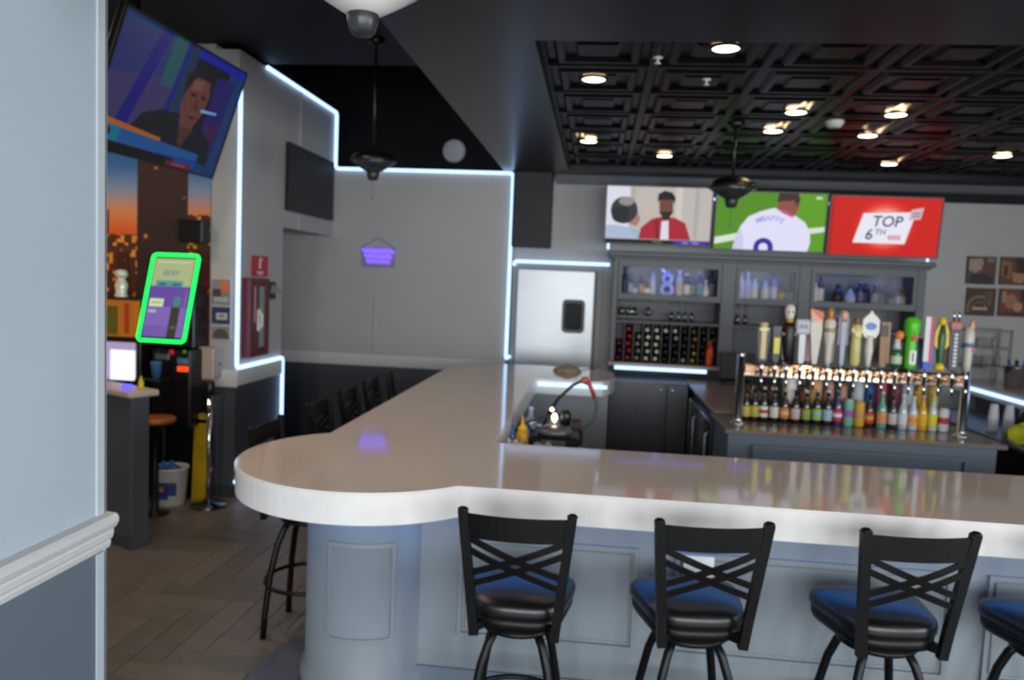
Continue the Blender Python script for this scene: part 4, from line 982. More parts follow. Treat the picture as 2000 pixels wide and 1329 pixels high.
RN = ['brown bottle', 'dark brown bottle', 'wide white can', 'brown bottle with rust label', 'wide orange beige can', 'pinkish can', 'copper can', 'silver blue can', 'blue can', 'red can', 'maroon can', 'silver can', 'yellow gold can', 'pale gold can']
for k, (x, kd, h, r, gl, lb, cp) in enumerate(rear):
    nm = 'drink_can' if kd == 'can' else 'beer_bottle'
    bottle(nm, '%s, %s from left in the raised rear row behind the taps' % (RN[k], ORD[k]), 'can' if kd == 'can' else 'bottle', (x, 5.96, 1.066), kd, h, r, gl, lb, cp, 'drinks in the raised rear row')

# ================================================================== UNDER-BAR CORNER (soda gun, bottles)
ub = thing('underbar_station', 'stainless underbar work station in the inner bar corner', 'bar station')
MB().rbox(-0.735, -0.06, 4.02, 5.55, 0.845, 0.885, 0.006).build('deck', STEEL, ub)
MB().rbox(-0.735, -0.10, 4.05, 5.50, 0.20, 0.845, 0.004).build('body', STEELD, ub)
ZU = 0.886
t = thing('squeeze_bottle', 'mustard yellow squeeze bottle in the inner bar corner', 'bottle', (-0.385, 4.42, ZU))
MB().lathe([(.030, 0), (.034, .01), (.034, .14), (.026, .165), (.0, .168)], 14).build('body', pr('#c8920e', .4), t)
MB().lathe([(.027, .165), (.025, .18), (.009, .20), (.004, .245), (0, .246)], 12).build('nozzle', pr('#d8a418', .4), t)
bottle('cleaner_bottle', 'pale blue bottle behind the yellow squeeze bottle', 'bottle', (-0.365, 4.75, ZU), 'liquor', .26, .038, '#7d8fa5', '#8aa0d0', '#a8a8d8', None)
bottle('cleaner_bottle', 'small blue bottle left of the yellow squeeze bottle', 'bottle', (-0.44, 4.45, ZU), 'tall', .19, .022, '#3e6a8a', '#7ab0e8', '#3a5a9a', None)
# crumpled white rag
def rag(name, m, label, loc, w, d, h, seed):
    rnd = random.Random(seed); n = 12; vs = []; fs = []
    ph = [rnd.uniform(0, 6) for _ in range(6)]
    for lay in (1, 0):
        for i in range(n + 1):
            for j in range(n + 1):
                u, v = i / n * 2 - 1, j / n * 2 - 1
                e = max(0, 1 - (u * u + v * v) * .55)
                z = h * e * (0.55 + .25 * math.sin(5 * u + ph[0]) * math.cos(4 * v + ph[1]) + .2 * math.sin(9 * v + ph[2] + 3 * u))
                x = u * w / 2 * (1 + .12 * math.sin(4 * v + ph[3])); y = v * d / 2 * (1 + .12 * math.sin(4 * u + ph[4]))
                vs.append((x, y, max(0.004, z) + .004 if lay else max(0.0, z - .006)))
    N = (n + 1) ** 2
    for i in range(n):
        for j in range(n):
            a = i * (n + 1) + j
            fs.append((a, a + n + 1, a + n + 2, a + 1)); fs.append((N + a, N + a + 1, N + a + n + 2, N + a + n + 1))
    return tag(MB().add(vs, fs, 0, True).build(name, m, loc=loc), label, 'cloth')
rag('bar_rag', pr('#d8cfc6', .9), 'crumpled white rag at the inner counter corner', (-0.41, 4.24, ZU), .15, .14, .19, 3)
rag('bar_rag', pr('#a8a49e', .9), 'grey white towel in front of the dark bar gadget', (-0.235, 4.24, ZU), .24, .16, .17, 5)
# dark gadget (soda gun manifold) with glowing beads that imitate lamp glints
t = thing('soda_station', 'black soda gun station with shiny lids and cable clutter', 'dispenser', (-0.20, 4.62, ZU))
MB().rbox(-.15, .14, -.13, .13, 0, .12, .015).build('body', BLACKPL, t)
MB().lathe([(.10, .12), (.105, .135), (.10, .15), (.06, .165), (0, .168)], 20, c=(-.01, -.01, 0)).build('lid', STEELD, t)
MB().rbox(-.08, .06, -.134, -.128, .04, .10, .002).build('drawer', STEELD, t)
MB().lathe([(.03, .16), (.032, .23), (.02, .25), (0, .252)], 12, c=(.05, .06, 0)).build('knob', BLACKPL, t)
MB().tube([(-.14, .05, .10), (-.18, .02, .17), (-.05, .06, .21), (.05, .06, .22)], .008, 6).build('cable', BLACKPL, t)
t = thing('glint_beads', 'small glowing warm bulb beads standing for lamp reflections on the soda station', 'lamp', (-0.215, 4.66, ZU + .167))  # glowing beads added in place of lamp glints on the station
MB().lathe([(.018, 0), (.016, .012), (.006, .016), (0, .016)], 12).build('foot', CHROME, t)
MB().lathe([(.006, .014), (.016, .03), (.017, .045), (.008, .062), (0, .065)], 12).build('glint', em('#ffdcb0', 12), t)
MB().lathe([(0, .075), (.010, .08), (.012, .09), (0, .102)], 10, c=(-.018, 0, 0)).build('glint_bead', em('#ffdcb0', 10), t)
t = thing('bar_caddy', 'black bar caddy of straws and napkins behind the soda station', 'caddy', (-0.155, 4.93, ZU))
MB().rbox(-.11, .11, -.07, .07, 0, .10, .008).build('tray', BLACKPL, t)
for k in range(3): MB().rbox(-.10 + k * .07, -.045 + k * .07, -.05, .05, .10, .15 + .02 * (k % 2), .004).build('insert', [pr('#c8c4bc'), STEELD, pr('#3a2420')][k], t)
tag(MB().lathe([(.04, 0), (.045, .01), (.045, .06), (.03, .075), (0, .078)], 16).build('garnish_jar', pr('#c88a78', .4), loc=(-0.315, 4.60, ZU)), 'small pink lidded jar right of the yellow squeeze bottle', 'jar')
tag(MB().lathe([(.035, 0), (.045, .07), (.048, .10), (.044, .10), (.03, .006), (0, .006)], 16).build('shaker_tin', CHROME, loc=(-0.33, 4.88, ZU)), 'small chrome shaker tin behind the pink jar', 'shaker')
# soda gun with red grip and looping hose
t = thing('drink_gun', 'red handled bar gun with a dark looping hose', 'bar gun', (-0.225, 5.3, ZU + .01))
hp = []
for k in range(25):
    a = R(140) - R(360) * k / 24 * 0.92
    hp.append((0.17 + 0.095 * math.cos(a), 0.0 + 0.04 * k / 24, 0.13 + 0.135 * math.sin(a)))
MB().tube([(-0.10, -0.25, 0.02), (-0.06, -0.15, 0.12), (0.0, -0.05, 0.22), (0.09, 0, 0.31), (0.15, 0.0, 0.345), (0.20, 0, 0.325)] , .011, 8).build('upper_hose', BLACKPL, t)
MB().tube([(0.20, 0, 0.325), (0.245, 0.0, 0.26), (0.262, 0.01, 0.17), (0.245, 0.02, 0.08), (0.195, 0.02, 0.025), (0.13, 0.03, 0.03), (0.09, 0.04, 0.08)], .010, 8).build('loop_hose', STEELD, t)
MB().tube([(0.165, -.005, 0.355), (0.20, -.005, 0.335), (0.225, -.005, 0.29), (0.242, -.003, 0.235)], .019, 10, r1=.013).rbox(0.15, 0.20, -.03, .02, .335, .375, .008).build('grip', pr('#a82a1c', .35), t)

# bowl on the far counter
t = thing('serving_bowl', 'upturned tan bowl on the far end of the counter', 'bowl', (-0.24, 7.35, 1.0705))
MB().lathe([(.135, 0), (.13, .02), (.10, .045), (.05, .06), (.03, .062), (.03, .07), (0, .07)], 24).build('shell', mat('tan_ceramic', '#9a8c7c', .4, var=.05), t)

# ================================================================== RIGHT SIDE OF THE BAR
rs = thing('sink_unit', 'dark underbar sink unit with stainless top at the right counter', 'sink')
MB().rbox(3.28, 4.04, 5.0, 8.2, 0.0, 0.76, 0.004).build('body', mat('dark_blue_steel', '#20242a', .5, var=.05), rs)
MB().rbox(3.24, 4.04, 4.98, 8.22, 0.76, 0.79, 0.005).build('deck', STEELD, rs)
MB().box(4.03, 4.05, 5.0, 8.7, 0.79, 0.942).build('splash', BARDARK, rs)
MB().tube([(3.75, 7.0, 0.79), (3.75, 7.0, 0.97), (3.72, 7.0, 1.0), (3.62, 7.0, 0.99), (3.60, 7.0, 0.93)], .013, 8).build('faucet', STEELD, rs)
cup_me = MB().lathe([(.030, 0), (.042, .115), (.044, .118), (.040, .118), (.029, .006), (0, .006)], 14).mesh('paper_cup', pr('#e2e2ea', .6))
for s, (x, y) in enumerate(((3.42, 7.05), (3.545, 7.05))):
    for k in range(6):
        o = bpy.data.objects.new('paper_cup', cup_me); COL.objects.link(o); o.location = (x, y, 0.791 + 0.118 + k * .022); o.rotation_euler = (PI, 0, 0)
        tag(o, 'white paper cup, %s from the bottom of the %s stack by the sink' % (ORD[k], ('left', 'right')[s]), 'cup', 'paper cups stacked by the sink')
rag('cleaning_cloth', pr('#c8cc24', .9), 'bright yellow cleaning cloth on the sink deck', (3.47, 6.55, 0.792), .34, .26, .22, 11)
bottle('cleaner_bottle', 'dark pump bottle between the cup stacks and yellow cloth', 'bottle', (3.66, 6.86, 0.791), 'liquor', .22, .035, '#101214', '#3a4048', '#0c0c0c', None)
t = thing('utensil_bucket', 'metal bucket of blue handled bar tools on the right counter', 'bucket', (4.02, 7.95, 1.0705))
MB().lathe([(.085, 0), (.10, .20), (.104, .205), (.10, .21), (.096, .20), (.08, .01), (0, .01)], 22).build('bucket', STEEL, t)
for k in range(6):
    a = k * 1.1
    MB().tube([(.04 * math.cos(a), .04 * math.sin(a), .05), (.075 * math.cos(a), .075 * math.sin(a), .26 + .01 * (k % 3))], .010, 8).build('tool_handle', pr(['#1c3a8a', '#16202c', '#24508a'][k % 3], .4), t)
t = thing('glass_rack', 'grey metal glass rack standing by the rear wall under the photographs', 'rack', (3.99, 8.55, 1.0705))
GM = mat('grey_metal', '#7a7c7c', .35, metal=.6, var=.05)
for x in (-.21, .21):
    for y in (-.12, .12): MB().box(x - .01, x + .01, y - .01, y + .01, 0, .54).build('post', GM, t)
for z in (.14, .33, .51): MB().rbox(-.22, .22, -.13, .13, z, z + .018, .003).build('shelf', GM, t)
for k, (x, z) in enumerate(((-.12, .158), (0.0, .158), (.12, .158), (-.06, .348), (.08, .348))):
    o = MB().lathe([(.028, 0), (.034, .10), (.032, .10), (.026, .004), (0, .004)], 12).build('tumbler', mat('tumbler_glass', '#b4babd', .1, alpha=.4), loc=(3.99 + x, 8.50, 1.0705 + z))
    tag(o, 'clear tumbler on the %s shelf of the grey rack, %s from left' % ('lower' if z < .2 else 'upper', ORD[k if k < 3 else k - 3]), 'glass', 'tumblers on the grey rack')
# four sepia photographs
SP = ['#2a1c14', '#5a3a24', '#8a6a50', '#c0a890', '#3a2418', '#7a4a30']
def sepia(kind):
    P = lambda c: pr(c, .5)
    if kind == 0: return [(P('#4a3a30'), rect(0, 0, 1, 1)), (P('#a08a7a'), [(.05, .1), (.5, .05), (.6, .4), (.3, .6), (.05, .5)]), (P('#5a3020'), [(.5, .3), (.9, .2), (.95, .7), (.55, .75)]), (P('#1c120e'), [(.1, .7), (.6, .6), (.95, .8), (.9, 1), (.1, 1)]), (P('#8a6a58'), rect(.7, .05, .95, .18))]
    if kind == 1: return [(P('#5a3420'), rect(0, 0, 1, 1)), (P('#8a5c34'), [(0, .1), (.4, .2), (.35, .8), (0, .7)]), (P('#2a1a10'), [(.5, 0), (1, 0), (1, .5), (.6, .6)]), (P('#a8764a'), [(.4, .55), (.9, .6), (.8, .95), (.45, .9)]), (P('#3a2214'), rect(.1, .3, .25, .7))]
    if kind == 2: return [(P('#3a2114'), rect(0, 0, 1, 1)), (P('#8a6248'), arc_band(.45, .75, .40, .50, .9, R(20), R(200))), (P('#6a4a38'), arc_band(.45, .75, .22, .30, .9, R(0), R(180))), (P('#b0a090'), rect(.2, .70, .75, .80)), (P('#54402f'), rect(.6, .1, .9, .5))]
    return [(P('#6a3820'), rect(0, 0, 1, 1)), (P('#9a6a4c'), ell(.4, .45, .22, .28)), (P('#b08868'), ell(.65, .65, .16, .18)), (P('#32190e'), [(.7, 0), (1, 0), (1, .5), (.75, .4)]), (P('#4a2614'), rect(0, .85, 1, 1)), (P('#a87c5c'), rect(.08, .1, .22, .5))]
for k, (x, z, w) in enumerate(((3.99, 2.21, .29), (4.32, 2.215, .29), (4.01, 1.88, .29), (4.335, 1.885, .29))):
    t = thing('wall_photograph', 'sepia photograph on the rear right wall, %s of the four' % ('upper left', 'upper right', 'lower left', 'lower right')[k], 'photograph', (x, 8.735, z), group='four sepia photographs')
    MB().rbox(-w / 2, w / 2, -.008, .014, -.145, .145, .002).build('panel', pr('#1c1410'), t)
    mb, ms = pic_mesh(sepia(k), w - .01, .28, -.0085); mb.build('print', ms, t)

# ================================================================== LEFT BACKGROUND
# skyline mural on the wall behind the machines
def window_mat(name, base, lit, sx, sz, thr):
    m = bpy.data.materials.new(name); m.use_nodes = True
    nt = m.node_tree; b = nt.nodes['Principled BSDF']; b.inputs['Roughness'].default_value = .5
    tc = nt.nodes.new('ShaderNodeTexCoord'); mp = nt.nodes.new('ShaderNodeMapping'); mp.inputs['Scale'].default_value = (sx, 1, sz)
    nt.links.new(tc.outputs['Object'], mp.inputs[0])
    fl = nt.nodes.new('ShaderNodeVectorMath'); fl.operation = 'FLOOR'; nt.links.new(mp.outputs[0], fl.inputs[0])
    wn = nt.nodes.new('ShaderNodeTexWhiteNoise'); nt.links.new(fl.outputs[0], wn.inputs['Vector'])
    n2 = nt.nodes.new('ShaderNodeTexNoise'); n2.inputs['Scale'].default_value = 4; nt.links.new(tc.outputs['Object'], n2.inputs['Vector'])
    mu = nt.nodes.new('ShaderNodeMath'); mu.operation = 'MULTIPLY'; nt.links.new(wn.outputs['Value'], mu.inputs[0]); nt.links.new(n2.outputs['Fac'], mu.inputs[1])
    gt = nt.nodes.new('ShaderNodeMath'); gt.operation = 'GREATER_THAN'; gt.inputs[1].default_value = thr; nt.links.new(mu.outputs[0], gt.inputs[0])
    mx = nt.nodes.new('ShaderNodeMix'); mx.data_type = 'RGBA'
    mx.inputs[6].default_value = (*lin(base), 1); mx.inputs[7].default_value = (*lin(lit), 1)
    nt.links.new(gt.outputs[0], mx.inputs[0]); nt.links.new(mx.outputs[2], b.inputs['Base Color'])
    return m
def sunset_mat():
    m = bpy.data.materials.new('mural_sunset_print'); m.use_nodes = True
    nt = m.node_tree; b = nt.nodes['Principled BSDF']; b.inputs['Roughness'].default_value = .5
    tc = nt.nodes.new('ShaderNodeTexCoord'); sp = nt.nodes.new('ShaderNodeSeparateXYZ'); nt.links.new(tc.outputs['Object'], sp.inputs[0])
    r = nt.nodes.new('ShaderNodeValToRGB'); mr = nt.nodes.new('ShaderNodeMapRange'); mr.inputs[1].default_value = -.6; mr.inputs[2].default_value = 1.0
    nt.links.new(sp.outputs['Z'], mr.inputs[0]); nt.links.new(mr.outputs[0], r.inputs[0])
    e = r.color_ramp.elements; e[0].position = .3; e[0].color = (*lin('#7a3012'), 1); e[1].position = 1; e[1].color = (*lin('#2a64a8'), 1)
    for p, c in ((.47, '#e8641c'), (.58, '#e09060'), (.68, '#8a9ab0'), (.80, '#3a78c0')):
        x = e.new(p); x.color = (*lin(c), 1)
    nt.links.new(r.outputs[0], b.inputs['Base Color'])
    return m
SUN = sunset_mat()
TWR = window_mat('mural_tower_print', '#3a2420', '#d88838', 34, 30, .60)
CTY = window_mat('mural_city_print', '#5a2c12', '#f09a34', 30, 34, .42)
CTD = window_mat('mural_dark_city_print', '#4a1c0c', '#c86a1c', 26, 30, .50)
# mural spans X -5.2..-3.165, Z 0.99..3.0 ; local origin at centre
mw, mh = 2.03, 1.95
def mx_(x): return (x + 5.195) / mw
def mz_(z): return (3.0 - z) / mh
shapes = [(SUN, rect(0, 0, 1, 1)), (CTD, rect(0, mz_(2.35), mx_(-4.05), 1)), (CTY, rect(mx_(-4.12), mz_(2.15), mx_(-3.78), 1)), (CTD, rect(mx_(-3.98), mz_(2.0), mx_(-3.86), 1)), (CTY, rect(mx_(-3.40), mz_(2.33), 1, 1)), (TWR, rect(mx_(-3.80), mz_(2.82), mx_(-3.36), 1)), (CTD, rect(mx_(-3.44), mz_(1.95), 1, 1))]
t = thing('skyline_mural', 'city skyline mural at sunset behind the game machines', 'mural', (-4.18, 6.165, 2.025))
mb, ms = pic_mesh(shapes, mw, mh, -.003); mb.build('print', ms, t)
MB().box(-mw / 2, mw / 2, -.0015, .004, -mh / 2, mh / 2).build('backing', pr('#2a2420'), t)
tag(MB().rbox(-3.37, -3.165, 6.02, 6.16, 2.10, 2.28, .008).build('wall_speaker', BLACKPL), 'black box speaker on the wall over the mural beside the tower', 'speaker')

# touch jukebox with green light frame
jk = thing('jukebox', 'black touch jukebox with glowing green frame around a tilted screen', 'jukebox', (-3.32, 5.80, 0), (0, 0, R(-3)))
MB().rbox(-.18, .155, 0.06, .335, 0.62, 1.25, .012).rbox(-.17, .125, 0.16, .34, 1.25, 1.74, .012).rbox(-.17, .15, .235, .34, 0, .62, .012).build('body', BLACKPL, jk)
TM = Matrix.Translation((0, 0.02, 1.655)) @ Matrix.Rotation(R(-17), 4, 'X')
JW, JH = .405, .715
MB().rbox(-JW / 2, JW / 2, -.01, .04, -JH / 2, JH / 2, .012, M=TM).build('screen_housing', BLACKPL, jk)
gp = [TM @ Vector((x, -.012, z)) for x, z in rrect(0, 0, JW / 2 - .008, JH / 2 - .008, .03)]
MB().tube(gp, .014, 8, closed=True).build('light_frame', em('#10ff50', 2.6), jk)
jshape = [(E_('#b9c48e', .8), rect(0, 0, 1, .36)), (E_('#8a6cc0', .8), rect(0, .36, 1, 1)), (E_('#6f4fae', .8), rect(0, .36, 1, .62)), (E_('#7f5fb8', .8), rect(0, .86, .7, 1)), (E_('#5aa89a', .8), rect(.12, .285, .80, .36)), (E_('#1f6f9a', .8), 'GOLF', .46, .19, .085, .15, 0), (E_('#d8dcb0', .8), rect(.1, .04, .9, .06)), (E_('#dfe8a8', .9), rect(.05, .52, .40, .62)), (E_('#b8c890', .8), rect(.10, .555, .35, .585)), (E_('#b8b8d8', .8), rect(.06, .66, .26, .70)), (E_('#3a3a2c', .8), rect(.62, .60, .84, 1)), (E_('#4f8a8a', .8), rect(.65, .49, .82, .62)), (E_('#6a6a3a', .8), rect(.68, .86, .80, .89)), (E_('#8a7a90', .8), rect(.92, .40, .96, .60)), (E_('#1a5a7a', .8), rect(.2, .325, .4, .35)), (E_('#1a5a7a', .8), rect(.55, .325, .75, .35))]
mb, ms = pic_mesh(jshape, JW - .065, JH - .075, -.013)
mb.v = [tuple(TM @ Vector(p)) for p in mb.v]; mb.build('screen', ms, jk)
Mf = Matrix.Rotation(R(90), 4, 'X')
def button(x, z, r, c, nm='button'):
    MB().lathe([(r, 0), (r, .012), (r * .7, .018), (0, .018)], 14, M=Matrix.Translation((x, .06, z)) @ Mf).build(nm, c, jk)
button(.0, 1.225, .022, em('#c01a28', .7)); button(.11, 1.235, .014, em('#3a8a20', .7))
MB().rbox(.05, .14, .045, .062, 1.135, 1.185, .006).build('card_slot', pr('#5a7ea0', .3), jk)
MB().rbox(.05, .145, .045, .062, 1.075, 1.12, .006).build('bill_slot', em('#ff4a08', 1.2), jk)
MB().rbox(-.14, -.02, .045, .062, 1.16, 1.21, .006).build('coin_door', STEELD, jk)

# gold game machine further left
gm = thing('game_machine', 'game machine with orange marquee and bright white screen', 'game machine', (-3.80, 5.80, 0))
MB().rbox(-.32, .24, .02, .36, 0, 1.64, .01).build('body', mat('machine_dark', '#1c1210', .4, var=.1), gm)
mq = MB().rbox(-.31, .235, -.03, .03, 1.335, 1.62, .01).build('marquee', em('#d87a10', .45), gm)
mm = MB()
for k in range(6): mm.box(-.06, .06, -.034, -.030, 1.37 + k * .035, 1.388 + k * .035)
mm.rbox(-.085, .085, -.0325, -.029, 1.35, 1.575, .001).build('print', em('#6a5a08', .5), mq)
mm = MB()
for x in (-.22, .16): mm.box(x - .02, x + .02, -.034, -.030, 1.36, 1.60)
mm.build('red_stripe', em('#b83a0c', .5), mq)
MB().rbox(-.31, .235, -.02, .03, .985, 1.30, .01, M=None).build('screen_housing', BLACKPL, gm)
mb, ms = pic_mesh([(E_('#b8a8d0', .8), rect(0, 0, 1, 1)), (E_('#e8e0f4', 1.0), rect(.0, .35, .35, 1)), (E_('#f4ecff', 1.2), rect(.6, .2, 1, 1)), (E_('#c0b0e0', .8), rect(.36, .3, .6, .9)), (E_('#7a7ae0', .9), rect(.12, .08, .18, .16))], .53, .30, 0)
mb.v = [(x - .037, y - .0215, z + 1.142) for x, y, z in mb.v]; mb.build('screen', ms, gm)
t = thing('trophy', 'silver trophy figure standing on the orange game machine', 'trophy', (-3.77, 5.90, 1.641))
MB().lathe([(.05, 0), (.05, .015), (.04, .03), (.045, .06), (.05, .10), (.03, .14), (.028, .15), (.045, .165), (.05, .19), (.035, .215), (0, .22)], 18).build('figure', mat('silver', '#e4e2d8', .25, metal=.2, var=.05), t)
tag(MB().lathe([(0, 0), (.03, .01), (.035, .03), (.02, .05), (0, .052)], 12).build('marquee_lamp', em('#ffb070', 3), loc=(-3.90, 5.80, 1.641)), 'small warm lamp glowing on top of the orange game machine', 'lamp')

# angled half wall (host stand) with cap, in front of the machines
hw = thing('half_wall', 'dark grey angled half wall with pale cap beside the near pillar', 'half wall', (-3.01, 4.825, 0), (0, 0, R(-26)))
MB().rbox(-1.0, 0.0, 0.0, .13, 0, 1.03, .004).build('body', WALL_LO, hw)
MB().rbox(-1.05, .045, -.045, .175, 1.03, 1.07, .008).build('cap', mat('cap_stone', '#b8aaa0', .3, var=.05), hw)
MB().rbox(-1.01, .01, -.012, .0, 0, .09, .004).build('skirting', BASEB, hw)
tag(MB().rbox(-.035, .035, -.02, .02, 0, .03, .006).build('pager', em('#5a52ff', 2.0), loc=(-3.10, 4.92, 1.0705)), 'glowing purple pager lying on the half wall cap', 'pager')
bottle('sanitizer_bottle', 'small yellow bottle on the half wall cap', 'bottle', (-3.02, 4.95, 1.0705), 'tall', .085, .016, '#d8b818', '#e8c820', '#d8c030', None)
t = thing('drink_cup', 'blue plastic cup on the machine ledge behind the yellow bottle', 'cup', (-3.40, 5.78, 1.0305))
MB().lathe([(.032, 0), (.043, .12), (.045, .125), (.040, .12), (.028, .01), (0, .01)], 14).build('cup', pr('#3a6a98', .35), t)
tag(MB().rbox(-.10, .10, -.10, .10, 0, .03, .006).build('machine_ledge', BLACKPL, loc=(-3.41, 5.76, 1.0)), 'black ledge fixed to the front of the jukebox', 'ledge')
# round wooden stool in the shadow
t = thing('wood_stool', 'low round wooden topped stool in the shadow by the bucket', 'stool', (-3.30, 5.60, 0.0))
MB().lathe([(.14, .71), (.15, .72), (.15, .74), (.14, .75), (0, .75)], 24).build('seat', mat('orange_wood', '#a8602c', .35, var=.15, scale=10), t)
MB().lathe([(.11, 0), (.11, .01), (.03, .02), (.025, .60), (.07, .70), (.14, .71)], 18).build('pedestal', BLACKMET, t)

# bucket
t = thing('plastic_bucket', 'white plastic bucket with blue and orange print on the floor', 'bucket', (-3.325, 5.87, 0))
MB().lathe([(.105, 0), (.11, .005), (.132, .285), (.138, .29), (.138, .305), (.130, .305), (.126, .285), (.102, .01), (0, .01)], 28).build('pail', pr('#d8d4cc', .4), t)
def band(a0, a1, z0, z1, c, k):
    vs = []; fs = []; n = 12
    for i in range(n + 1):
        a = a0 + (a1 - a0) * i / n
        for z in (z0, z1):
            r = .11 + .022 * z / .285 + .0015 + .0006 * k
            vs.append((r * math.cos(a), r * math.sin(a), z))
    for i in range(n): fs.append((2 * i, 2 * i + 2, 2 * i + 3, 2 * i + 1))
    return MB().add(vs, fs).build('print', c, t)
band(R(-150), R(-40), .09, .20, pr('#24407a', .5), 0); band(R(-135), R(-85), .125, .155, pr('#c88a48', .5), 1); band(R(-130), R(-70), .06, .09, pr('#2a4a88', .5), 0)
MB().tube([(-.135, 0, .28), (-.12, -.07, .20), (0, -.145, .17), (.12, -.07, .20), (.135, 0, .28)], .003, 6).build('handle', STEEL, t)
rag('blue_cloth', pr('#2f6fb0', .9), 'blue cloth stuffed into the white bucket', (-3.345, 5.87, .27), .16, .16, .09, 21)

# stanchion, caution sign
t = thing('stanchion', 'chrome stanchion post with black belt head by the grey corner', 'stanchion', (-3.005, 5.87, 0))
MB().lathe([(.135, 0), (.14, .008), (.13, .02), (.05, .035), (.035, .06), (0, .06)], 32).build('base', mat('dark_chrome', '#6a6a6c', .2, metal=1), t)
MB().lathe([(.0195, .05), (.0195, .90), (0, .901)], 16).build('pole', CHROME, t)
MB().lathe([(.036, .90), (.04, .905), (.04, 1.0), (.03, 1.012), (0, 1.014)], 18).rbox(.03, .08, -.015, .015, .91, .93, .003).build('belt_head', BLACKPL, t)
t = thing('caution_sign', 'folded yellow wet floor sign leaning beside the stanchion', 'floor sign', (-3.135, 6.005, 0))
MB().prism([(-.075, 0), (.075, 0), (.055, .70), (.03, .72), (-.03, .72), (-.055, .70)], -.02, -.008, M=Matrix(((1, 0, 0, 0), (0, 0, 1, 0), (0, 1, 0, 0), (0, 0, 0, 1)))).prism([(-.075, 0), (.075, 0), (.055, .70), (.03, .72), (-.03, .72), (-.055, .70)], .008, .02, M=Matrix(((1, 0, 0, 0), (0, 0, 1, 0), (0, 1, 0, 0), (0, 0, 0, 1)))).build('panel', pr('#b89a0c', .45), t)
MB().bar((-.06, 0, .66), (.06, 0, .66), .04, .03).build('hinge', pr('#8a7408', .45), t)

# posters on the narrow wall face and the dispenser
for k, (z0, z1, sh, nm) in enumerate(((1.60, 1.82, [(pr('#8a8684'), rect(0, 0, 1, 1)), (pr('#d0704a'), ell(.7, .3, .26, .25)), (pr('#4a4644'), rect(.05, .4, .5, .9)), (pr('#b8b4b0'), rect(.1, .7, .9, .9))], 'grey and orange poster, topmost on the narrow wall face'),
                                     (1.44, 1.59, [(pr('#2e3c6a'), rect(0, 0, 1, 1)), (pr('#c8c0b8'), rect(.25, .35, .85, .75)), (pr('#8a7a6a'), rect(.4, .45, .7, .6))], 'blue poster with a pale box, middle of the narrow wall face'),
                                     (1.31, 1.43, [(pr('#8c8a88'), rect(0, 0, 1, 1)), (pr('#5a504c'), [(.05, .9), (.15, .4), (.4, .15), (.7, .2), (.9, .5), (.95, .9)])], 'grey poster with a dark arch, lowest on the narrow wall face'))):
    t = thing('wall_poster', nm, 'poster', (-3.065, 6.163, (z0 + z1) / 2), group='posters on the narrow wall face')
    MB().rbox(-.085, .085, -.005, .005, -(z1 - z0) / 2, (z1 - z0) / 2, .001).build('sheet', pr('#c8c6c2'), t)
    mb, ms = pic_mesh(sh, .16, z1 - z0 - .01, -.0056); mb.build('print', ms, t)
t = thing('wall_dispenser', 'beige dispenser box mounted on the wall above the stanchion', 'dispenser', (-3.10, 6.10, .99))
MB().rbox(-.095, .045, -.075, .043, 0, .27, .012).build('cover', mat('beige_plastic', '#b5a394', .4, var=.03), t)
MB().rbox(.0455, .06, -.06, .043, .02, .25, .004).build('side_panel', mat('grey_plastic', '#9a9894', .4, var=.03), t)
MB().lathe([(.01, 0), (.01, .006), (0, .006)], 10, M=Matrix.Translation((.06, -.01, .13)) @ Matrix.Rotation(R(90), 4, 'Y')).build('key_lock', BLACKPL, t)

# fire extinguisher cabinet and its sign on the left wall  (facing +X)
t = thing('extinguisher_cabinet', 'dark red fire extinguisher cabinet with narrow glass on the left wall', 'cabinet', (-2.94, 6.455, 1.16), (0, 0, R(90)))
REDC = mat('dark_red_paint', '#5a1018', .35, var=.05, scale=8)
MB().rbox(-.19, .19, -.07, .0, 0, .67, .006).build('box', REDC, t)
dr = MB().frame(-.185, .185, .005, .665, .03, -.082, -.070).box(-.155, -.02, -.080, -.070, .035, .635).box(.09, .155, -.080, -.070, .035, .635).build('door', REDC, t)
MB().box(-.02, .09, -.078, -.072, .08, .60).build('pane', mat('pane_grey', '#7e8f88', .15, var=.1), dr)
MB().tube([(-.03, -.084, .24), (-.03, -.11, .27), (-.03, -.11, .36), (-.03, -.084, .39)], .013, 8).rbox(-.06, .0, -.09, -.08, .22, .41, .008).build('pull_handle', pr('#d8d8d8', .3), dr)
for k, ch in enumerate('FIRE'):
    pass
MB().box(-.115, -.095, -.084, -.080, .30, .60).build('lettering_strip', pr('#b8a0a0', .5), dr)
t = thing('fire_sign', 'red square fire extinguisher sign above the red cabinet', 'sign', (-2.937, 6.60, 1.93), (0, 0, R(90)))
MB().rbox(-.165, .165, -.006, .0, -.085, .095, .001).build('plate', pr('#b8101c', .4), t)
mb, ms = pic_mesh([(pr('#e8e0e0'), rect(.43, .18, .55, .62)), (pr('#e8e0e0'), rect(.46, .08, .52, .18)), (pr('#e8e0e0'), [(.52, .10), (.66, .16), (.66, .22), (.52, .16)]), (pr('#e8e0e0'), rect(.30, .76, .72, .82)), (pr('#e8e0e0'), rect(.34, .86, .68, .91))], .33, .18, -.0064)
mb.v = [(x, y, z + .005) for x, y, z in mb.v]; mb.build('pictogram', ms, t)
t = thing('wall_hook', 'small black wedge-shaped bracket on the wall right of the red cabinet', 'bracket', (-2.94, 6.87, 1.70))
MB().prism([(0, -.06), (.09, 0), (0, .06)], 0, .03).rbox(0, .012, -.07, .07, -.06, .10, .003).prism([(0, -.045), (.06, 0), (0, .045)], .03, .07).build('bracket', BLACKPL, t)

